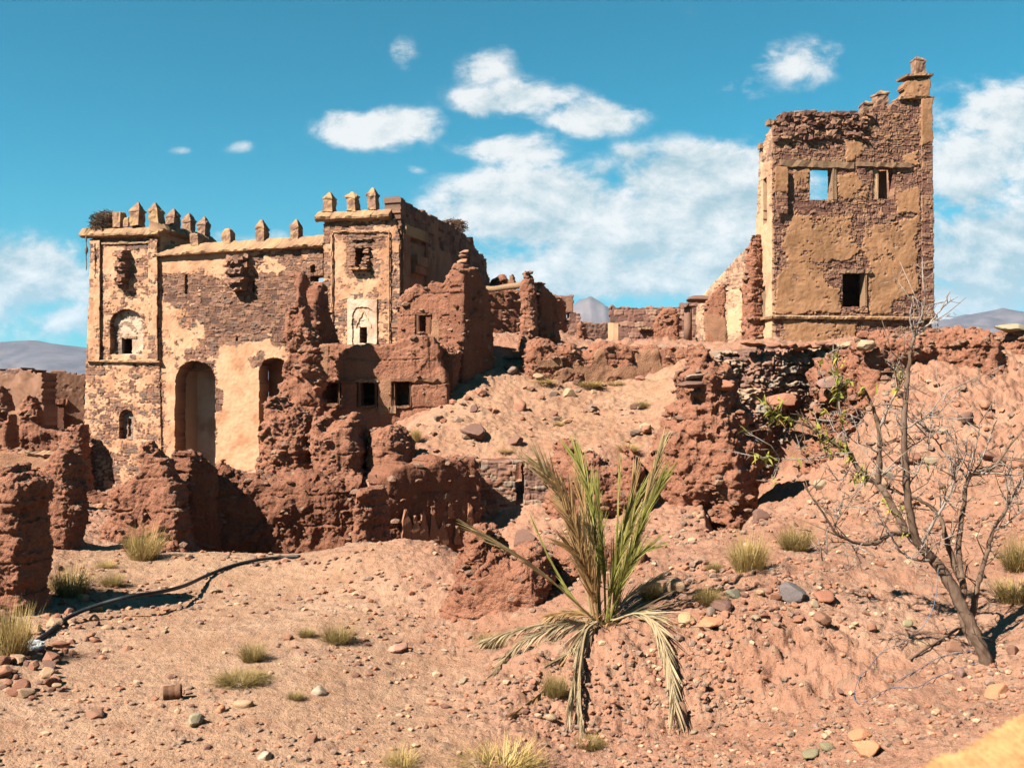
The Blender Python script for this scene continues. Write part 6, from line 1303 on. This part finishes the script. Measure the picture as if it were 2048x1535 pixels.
# bare almond tree
def tree():
    Yt = 7.6; x0, y0, z0, _ = (q[0] for q in ground_hit(1975, 1327)); Yt = y0
    t = thing('almond_tree', 'leaning bare almond tree with grey twigs and a few green leaves at the right', 'tree', (x0, y0, z0))
    rg = np.random.default_rng(4)
    limbs = [  # (points px,py,dY), r0, r1, name
        ([(1976, 1335, 0), (1964, 1300, 0), (1948, 1262, 0), (1930, 1224, .02), (1908, 1182, .03), (1888, 1144, .04), (1867, 1118, .05)], .058, .046, 'trunk'),
        ([(1867, 1118, .05), (1841, 1092, .0), (1823, 1045, -.05), (1814, 977, -.08), (1809, 899, -.1), (1809, 821, -.1), (1813, 768, -.1), (1820, 711, -.1), (1828, 675, -.1)], .040, .013, 'limb'),
        ([(1828, 675, -.1), (1838, 645, -.1), (1847, 612, -.12), (1851, 590, -.12)], .011, .004, 'branch'), ([(1828, 675, -.1), (1850, 655, -.08), (1872, 632, -.06), (1888, 606, -.05), (1899, 582, -.05)], .011, .005, 'branch'), ([(1828, 675, -.1), (1822, 650, -.12), (1821, 625, -.14), (1826, 600, -.15)], .009, .003, 'branch'),
        ([(1888, 1144, .04), (1850, 1100, .12), (1815, 1065, .18), (1794, 1029, .22), (1773, 992, .26), (1755, 966, .3), (1724, 946, .32), (1695, 904, .34), (1664, 883, .36), (1617, 852, .38), (1570, 836, .4), (1539, 820, .42)], .042, .006, 'limb'),
        ([(1755, 966, .3), (1759, 930, .26), (1759, 899, .24), (1758, 852, .2), (1748, 820, .18), (1737, 794, .16), (1726, 770, .15)], .030, .006, 'limb'), ([(1758, 852, .2), (1770, 830, .22), (1784, 800, .25), (1795, 768, .28), (1802, 740, .3)], .014, .004, 'branch'), ([(1758, 860, .2), (1775, 820, .12), (1790, 790, .08), (1805, 752, .05)], .012, .004, 'branch'),
        ([(1695, 904, .34), (1688, 868, .3), (1682, 831, .28), (1678, 790, .26), (1675, 750, .25), (1673, 712, .25)], .013, .004, 'branch'), ([(1688, 912, .34), (1664, 912, .36), (1630, 916, .38), (1596, 917, .4), (1550, 916, .42), (1512, 913, .44)], .009, .003, 'branch'),
        ([(1815, 1065, .18), (1790, 1067, .1), (1773, 1071, .05), (1753, 1086, .0), (1725, 1086, -.05), (1700, 1081, -.1), (1669, 1060, -.14), (1638, 1013, -.18), (1607, 966, -.2)], .026, .005, 'limb'), ([(1669, 1060, -.14), (1675, 1035, -.12), (1683, 1010, -.1), (1690, 985, -.1)], .008, .003, 'branch'),
        ([(1949, 1290, .12), (1930, 1250, .16), (1922, 1215, .2), (1927, 1175, .22), (1909, 1133, .26), (1896, 1090, .28), (1888, 1060, .3), (1878, 1029, .32), (1846, 1003, .34), (1805, 987, .36), (1770, 975, .38), (1735, 960, .4)], .038, .007, 'limb'),
        ([(1927, 1175, .22), (1920, 1130, .26), (1917, 1081, .3), (1927, 1013, .34), (1935, 956, .36), (1960, 945, .38), (1987, 935, .4), (2018, 893, .44), (2050, 855, .46)], .030, .006, 'limb'), ([(1935, 956, .36), (1915, 930, .36), (1893, 909, .38), (1875, 885, .38), (1857, 862, .4), (1845, 838, .4)], .013, .004, 'branch'),
        ([(1935, 956, .36), (1945, 915, .34), (1956, 867, .32), (1960, 840, .3)], .011, .003, 'branch'), ([(1960, 945, .38), (1990, 946, .3), (2020, 950, .25), (2060, 946, .2)], .011, .004, 'branch'), ([(1940, 956, .36), (1965, 915, .42), (1982, 870, .46), (1995, 830, .5)], .010, .003, 'branch'),
        ([(1943, 1232, .3), (1952, 1190, .32), (1961, 1149, .34), (1975, 1100, .36), (1987, 1060, .38), (2013, 1018, .4), (2030, 985, .42), (2050, 945, .44)], .030, .008, 'limb'), ([(1987, 1060, .38), (2015, 1045, .36), (2040, 1022, .34), (2075, 995, .3)], .012, .004, 'branch'), ([(2013, 1018, .4), (2020, 970, .4), (2022, 930, .4), (2030, 890, .4)], .010, .003, 'branch'),
        ([(1841, 1092, .0), (1858, 1060, -.08), (1883, 1018, -.14), (1900, 985, -.18), (1912, 950, -.2), (1930, 909, -.24), (1936, 870, -.26)], .015, .004, 'branch'), ([(1867, 1118, .05), (1840, 1120, -.05), (1810, 1110, -.1), (1792, 1090, -.14), (1778, 1060, -.18), (1760, 1030, -.2), (1740, 1005, -.22)], .014, .004, 'branch'),
        ([(1809, 860, -.1), (1830, 845, -.12), (1858, 826, -.14), (1880, 800, -.16), (1905, 772, -.18)], .010, .003, 'branch'), ([(1810, 900, -.1), (1840, 880, -.05), (1866, 866, .0), (1880, 850, .05), (1870, 820, .06)], .009, .003, 'branch'), ([(1812, 940, -.1), (1790, 930, -.16), (1765, 950, -.22), (1740, 930, -.26)], .008, .003, 'branch'),
        ([(1813, 977, -.08), (1835, 940, -.12), (1852, 905, -.14), (1862, 870, -.16)], .008, .003, 'branch'), ([(1878, 1029, .32), (1890, 990, .4), (1905, 950, .44), (1900, 900, .48)], .010, .003, 'branch'), ([(1700, 1081, -.1), (1660, 1100, -.14), (1640, 1130, -.18)], .005, .002, 'branch'), ([(1724, 1086, -.08), (1712, 1110, -.1), (1705, 1140, -.1)], .005, .002, 'branch'),
        ([(1724, 946, .32), (1700, 940, .3), (1680, 960, .28), (1660, 955, .26)], .007, .003, 'branch'), ([(1759, 905, .24), (1730, 890, .2), (1705, 880, .18), (1690, 862, .16)], .008, .003, 'branch'), ([(1737, 850, .2), (1715, 835, .2), (1690, 826, .2), (1665, 822, .2)], .009, .003, 'branch')]
    tw = Bag(); leaves = Bag()
    def leaf(p, n):
        for _ in range(n):
            d = rg.normal(size=3) + np.array([-.3, 0, .2]); d /= np.linalg.norm(d)
            blade(leaves, p + rg.normal(size=3) * .012, d, rg.uniform(.06, .11), rg.uniform(.017, .027), .6, np.clip(rg.normal(.4, .3), 0, 1), 4)
    leafy = {5: 12, 9: 11, 10: 4, 6: 3, 8: 3, 7: 3, 34: 3, 28: 1}
    for i, (pts, r0, r1, nm) in enumerate(limbs):
        C_ = spline([W(px, py, Yt + dy) for (px, py, dy) in pts], max(10, 5 * len(pts)))
        n = len(C_); rad = np.linspace(r0 * .88, r1 * .9, n) * (1 + .10 * vnoise(np.arange(n) * .9, i, 0, 5))
        C_ = C_ + .006 * np.stack([vnoise(np.arange(n) * .7, i, q, 6) for q in range(3)], 1)
        bg_ = Bag(); bg_.add(*tube(C_, rad, 9 if r0 > .02 else 6))
        L_ = np.linalg.norm(np.diff(C_, axis=0), axis=1).sum()
        for _ in range(int(L_ * (24 if nm == 'branch' else 19)) if nm != 'trunk' else 8):
            f = rg.uniform(.18 if nm == 'limb' else .08, 1); k = min(n - 2, int(f * (n - 1))); p = C_[k]; tg = C_[k + 1] - C_[k]; tg /= np.linalg.norm(tg)
            d = rg.normal(size=3) * (1, .8, 1) + tg * .5 + np.array([0, 0, .3]); d /= np.linalg.norm(d); ln = rg.uniform(.03, .10) if rg.random() < .6 else rg.uniform(.10, .42)
            m_ = p + d * ln * .5 + rg.normal(size=3) * ln * .07; e_ = p + d * ln + rg.normal(size=3) * ln * .12 + np.array([0, 0, ln * .08])
            bg_.add(*tube([p, m_, e_], [.0042, .0034, .0022] if ln < .12 else [.0050, .0040, .0020], 4))
            if ln > .12:
                for _k in range(5):
                    q_ = p + d * ln * rg.uniform(.25, .95); d2 = d * .7 + rg.normal(size=3) * .8; d2 /= np.linalg.norm(d2); bg_.add(*tube([q_, q_ + d2 * rg.uniform(.03, .12)], [.003, .0016], 4))
            if i in leafy and rg.random() < .25 + .3 * (f > .6): leaf(e_, int(leafy[i] * .4) + 1)
        bg_.mk(nm, M['bark'] if r0 > .02 else M['twig'], t, True)
        if i in leafy:
            for k in range(int(n * .5), n):
                if rg.random() < .2 * leafy[i] / 3: leaf(C_[k], leafy[i] // 3 + 1)
            leaf(C_[-1], leafy[i])
    leaves.mk('foliage', M['leaf'], t, False)
tree()
# fallen stick and blue twine
def on_ground(pts, lift, n):
    P = []
    for (px, py) in pts:
        x, y, z, ok = ground_hit(px, py); P.append((x[0], y[0], z[0]))
    C_ = spline(P, n)
    zz = np.array([max(gz(q[0], q[1]), q[2] - .03) for q in C_]); zz = np.convolve(np.pad(zz, 3, 'edge'), np.ones(7) / 7, 'valid')
    C_[:, 2] = zz + lift
    return C_
V, Q, T = tube(on_ground([(1820, 1328), (1862, 1300), (1900, 1276), (1928, 1258)], .02, 14), np.linspace(.008, .013, 14), 6); o = mk('fallen_stick', V, [Q, T], M['bark'], None, True); tag(o, 'brown stick lying on the ground left of the tree foot', 'stick')
x1, y1_, z1_, _ = (q[0] for q in ground_hit(1975, 1327))
tw1 = np.concatenate([spline([W(1876, 1135, y1_ - .08), W(1874, 1180, y1_ - .12), W(1864, 1220, y1_ - .18), W(1845, 1255, y1_ - .2)], 16), on_ground([(1835, 1266), (1800, 1290), (1760, 1310), (1735, 1340), (1715, 1370), (1708, 1395), (1714, 1410), (1735, 1405), (1780, 1382), (1830, 1376), (1870, 1365), (1930, 1335), (1978, 1322)], .012, 70)])
V, Q, T = tube(tw1, .0028, 5); o = mk('twine', V, [Q, T], M['string'], None, True); tag(o, 'long blue twine hanging from the tree and looping over the ground', 'string')
V, Q, T = tube(on_ground([(1790, 1370), (1830, 1345), (1880, 1318), (1950, 1305)], .012, 30), .0028, 5); o = mk('twine', V, [Q, T], M['string'], None, True); tag(o, 'shorter loose end of blue twine lying left of the tree foot', 'string')

# hose on the path: it bridges a dip, then runs flat
hp = [W(60, 1285, 9.3)] ; P = []
for (px, py, lift) in [(60, 1290, .03), (100, 1262, .03), (140, 1232, .06), (200, 1208, .16), (260, 1192, .20), (320, 1183, .20), (370, 1170, .15), (410, 1152, .06), (460, 1132, .03), (510, 1120, .03), (560, 1114, .03), (600, 1112, .02)]:
    # the point on the line of sight that sits `lift` above the ground
    best = None
    for Y in np.linspace(8, 15.5, 300):
        w = W(px, py, Y)
        if w.z - gz(w.x, w.y) < lift: best = w; break
    P.append(best if best is not None else W(px, py, 14.8))
V, Q, T = tube(spline(P, 70), .021, 10); o = mk('water_hose', V, [Q, T], M['pipe'], None, True); tag(o, 'black hose snaking across the path towards the pit', 'hose')
# rusty tin can, bag, wrapper
def can():
    c = G(345, 1398); V = []; n = 24; r = .052; L_ = .125
    prof = [(0, r * .86), (0, r), (.004, r * 1.05), (.010, r), (L_ * .3, r), (L_ * .33, r * .97), (L_ * .36, r), (L_ * .64, r), (L_ * .67, r * .97), (L_ * .7, r), (L_ - .01, r), (L_ - .004, r * 1.05), (L_, r), (L_, r * .92), (L_ - .1, r * .92), (L_ - .11, .002)]
    ax = np.array([.96, .22, .06]); ax /= np.linalg.norm(ax); s1 = np.cross(ax, (0, 0, 1)); s1 /= np.linalg.norm(s1); s2 = np.cross(s1, ax)
    # open end faces left: run the profile backwards along the axis
    for (x_, rr) in prof:
        for k in range(n):
            a_ = 2 * math.pi * k / n; dent = 1 - .07 * max(0, math.cos(a_ - 2.2)) ** 2 * (x_ > .02)
            V.append(np.array(c) + np.array([0, 0, r * .9]) - ax * (x_ - L_ / 2) + rr * dent * (math.cos(a_) * s1 + math.sin(a_) * s2))
    Q = [(i * n + k, i * n + (k + 1) % n, (i + 1) * n + (k + 1) % n, (i + 1) * n + k) for i in range(len(prof) - 1) for k in range(n)]
    V = np.array(V); o = mk('tin_can', V, [np.array(Q)], M['rust'], None, True); tag(o, 'rusty empty tin can lying on its side on the path', 'can')
can()
def crumple(name, label, cat, px, py, wpx, hpx, mat, seed):
    p = G(px, py); V = IV.copy(); rw, rh = wpx / 2 / F * p.y, hpx / F * p.y
    nz = fbm(V[:, 0] * 2 + seed, V[:, 1] * 2, V[:, 2] * 2, 4, .6, seed); rid_ = 1 - np.abs(fbm(V[:, 0] * 3 + seed, V[:, 1] * 3, V[:, 2] * 3, 3, .6, seed + 3))
    V = V * (.75 + .35 * nz + .3 * rid_)[:, None] * (rw, rw * .7, rh * .6); V[:, 2] += rh * .3
    o = mk(name, V + np.array(p), IT, M[mat], None, False); tag(o, label, cat)
crumple('plastic_bag', 'crumpled white plastic bag beside the left grass clump', 'bag', 62, 1300, 52, 22, 'bag', 3)
crumple('food_wrapper', 'small yellow wrapper lying under the hose', 'wrapper', 196, 1222, 22, 9, 'yellow', 5)
# close ochre wall top at the lower right corner, out of focus
M['ochre'] = stone_mat('pale_ochre_mud', (.50, .255, .105), (.54, .285, .125), [(.48, .25, .10), (.5, .27, .11), (.52, .28, .12), (.48, .26, .11)], (.46, .24, .1), (.48, .24, .1))
pl = Plane(2010, 1.3, 0)
o = masonry('mud_wall', pl, [(1990, 2600), (2000, 1800), (2047, 1733), (2110, 1700), (2174, 1676), (2250, 1631), (2323, 1593), (2500, 1560), (2700, 2600)], M['ochre'], None, h=.006, thick=.35, base=1.5, seed=160, rag=.012, rgs=6, bow=.015, pthick=.01, round_=.05); tag(o, 'blurred ochre mud wall top close to the camera in the lower right corner', 'wall')

# ------------------------------------------------------------------ thin mountain air
m = bpy.data.materials.new('thin_blue_haze'); m.use_nodes = True; nt = NT(m.node_tree); nt.n.clear()
out = nt.node('ShaderNodeOutputMaterial'); vol = nt.node('ShaderNodeVolumePrincipled'); nt.l.new(vol.outputs[0], out.inputs['Volume'])
vol.inputs['Color'].default_value = (.52, .72, 1, 1); vol.inputs['Density'].default_value = .00005; vol.inputs['Anisotropy'].default_value = 0.
x_, ya, yb, za, zb = 4600, -60, 3900, -60, 330
V = np.array([(-x_, ya, za), (x_, ya, za), (x_, yb, za), (-x_, yb, za), (-x_, ya, zb), (x_, ya, zb), (x_, yb, zb), (-x_, yb, zb)])
o = mk('haze', V, np.array([(3, 2, 1, 0), (4, 5, 6, 7), (0, 1, 5, 4), (1, 2, 6, 5), (2, 3, 7, 6), (3, 0, 4, 7)]), m, None, False); o['kind'] = 'stuff'; o['label'] = 'thin blue mountain air'; o['category'] = 'haze'
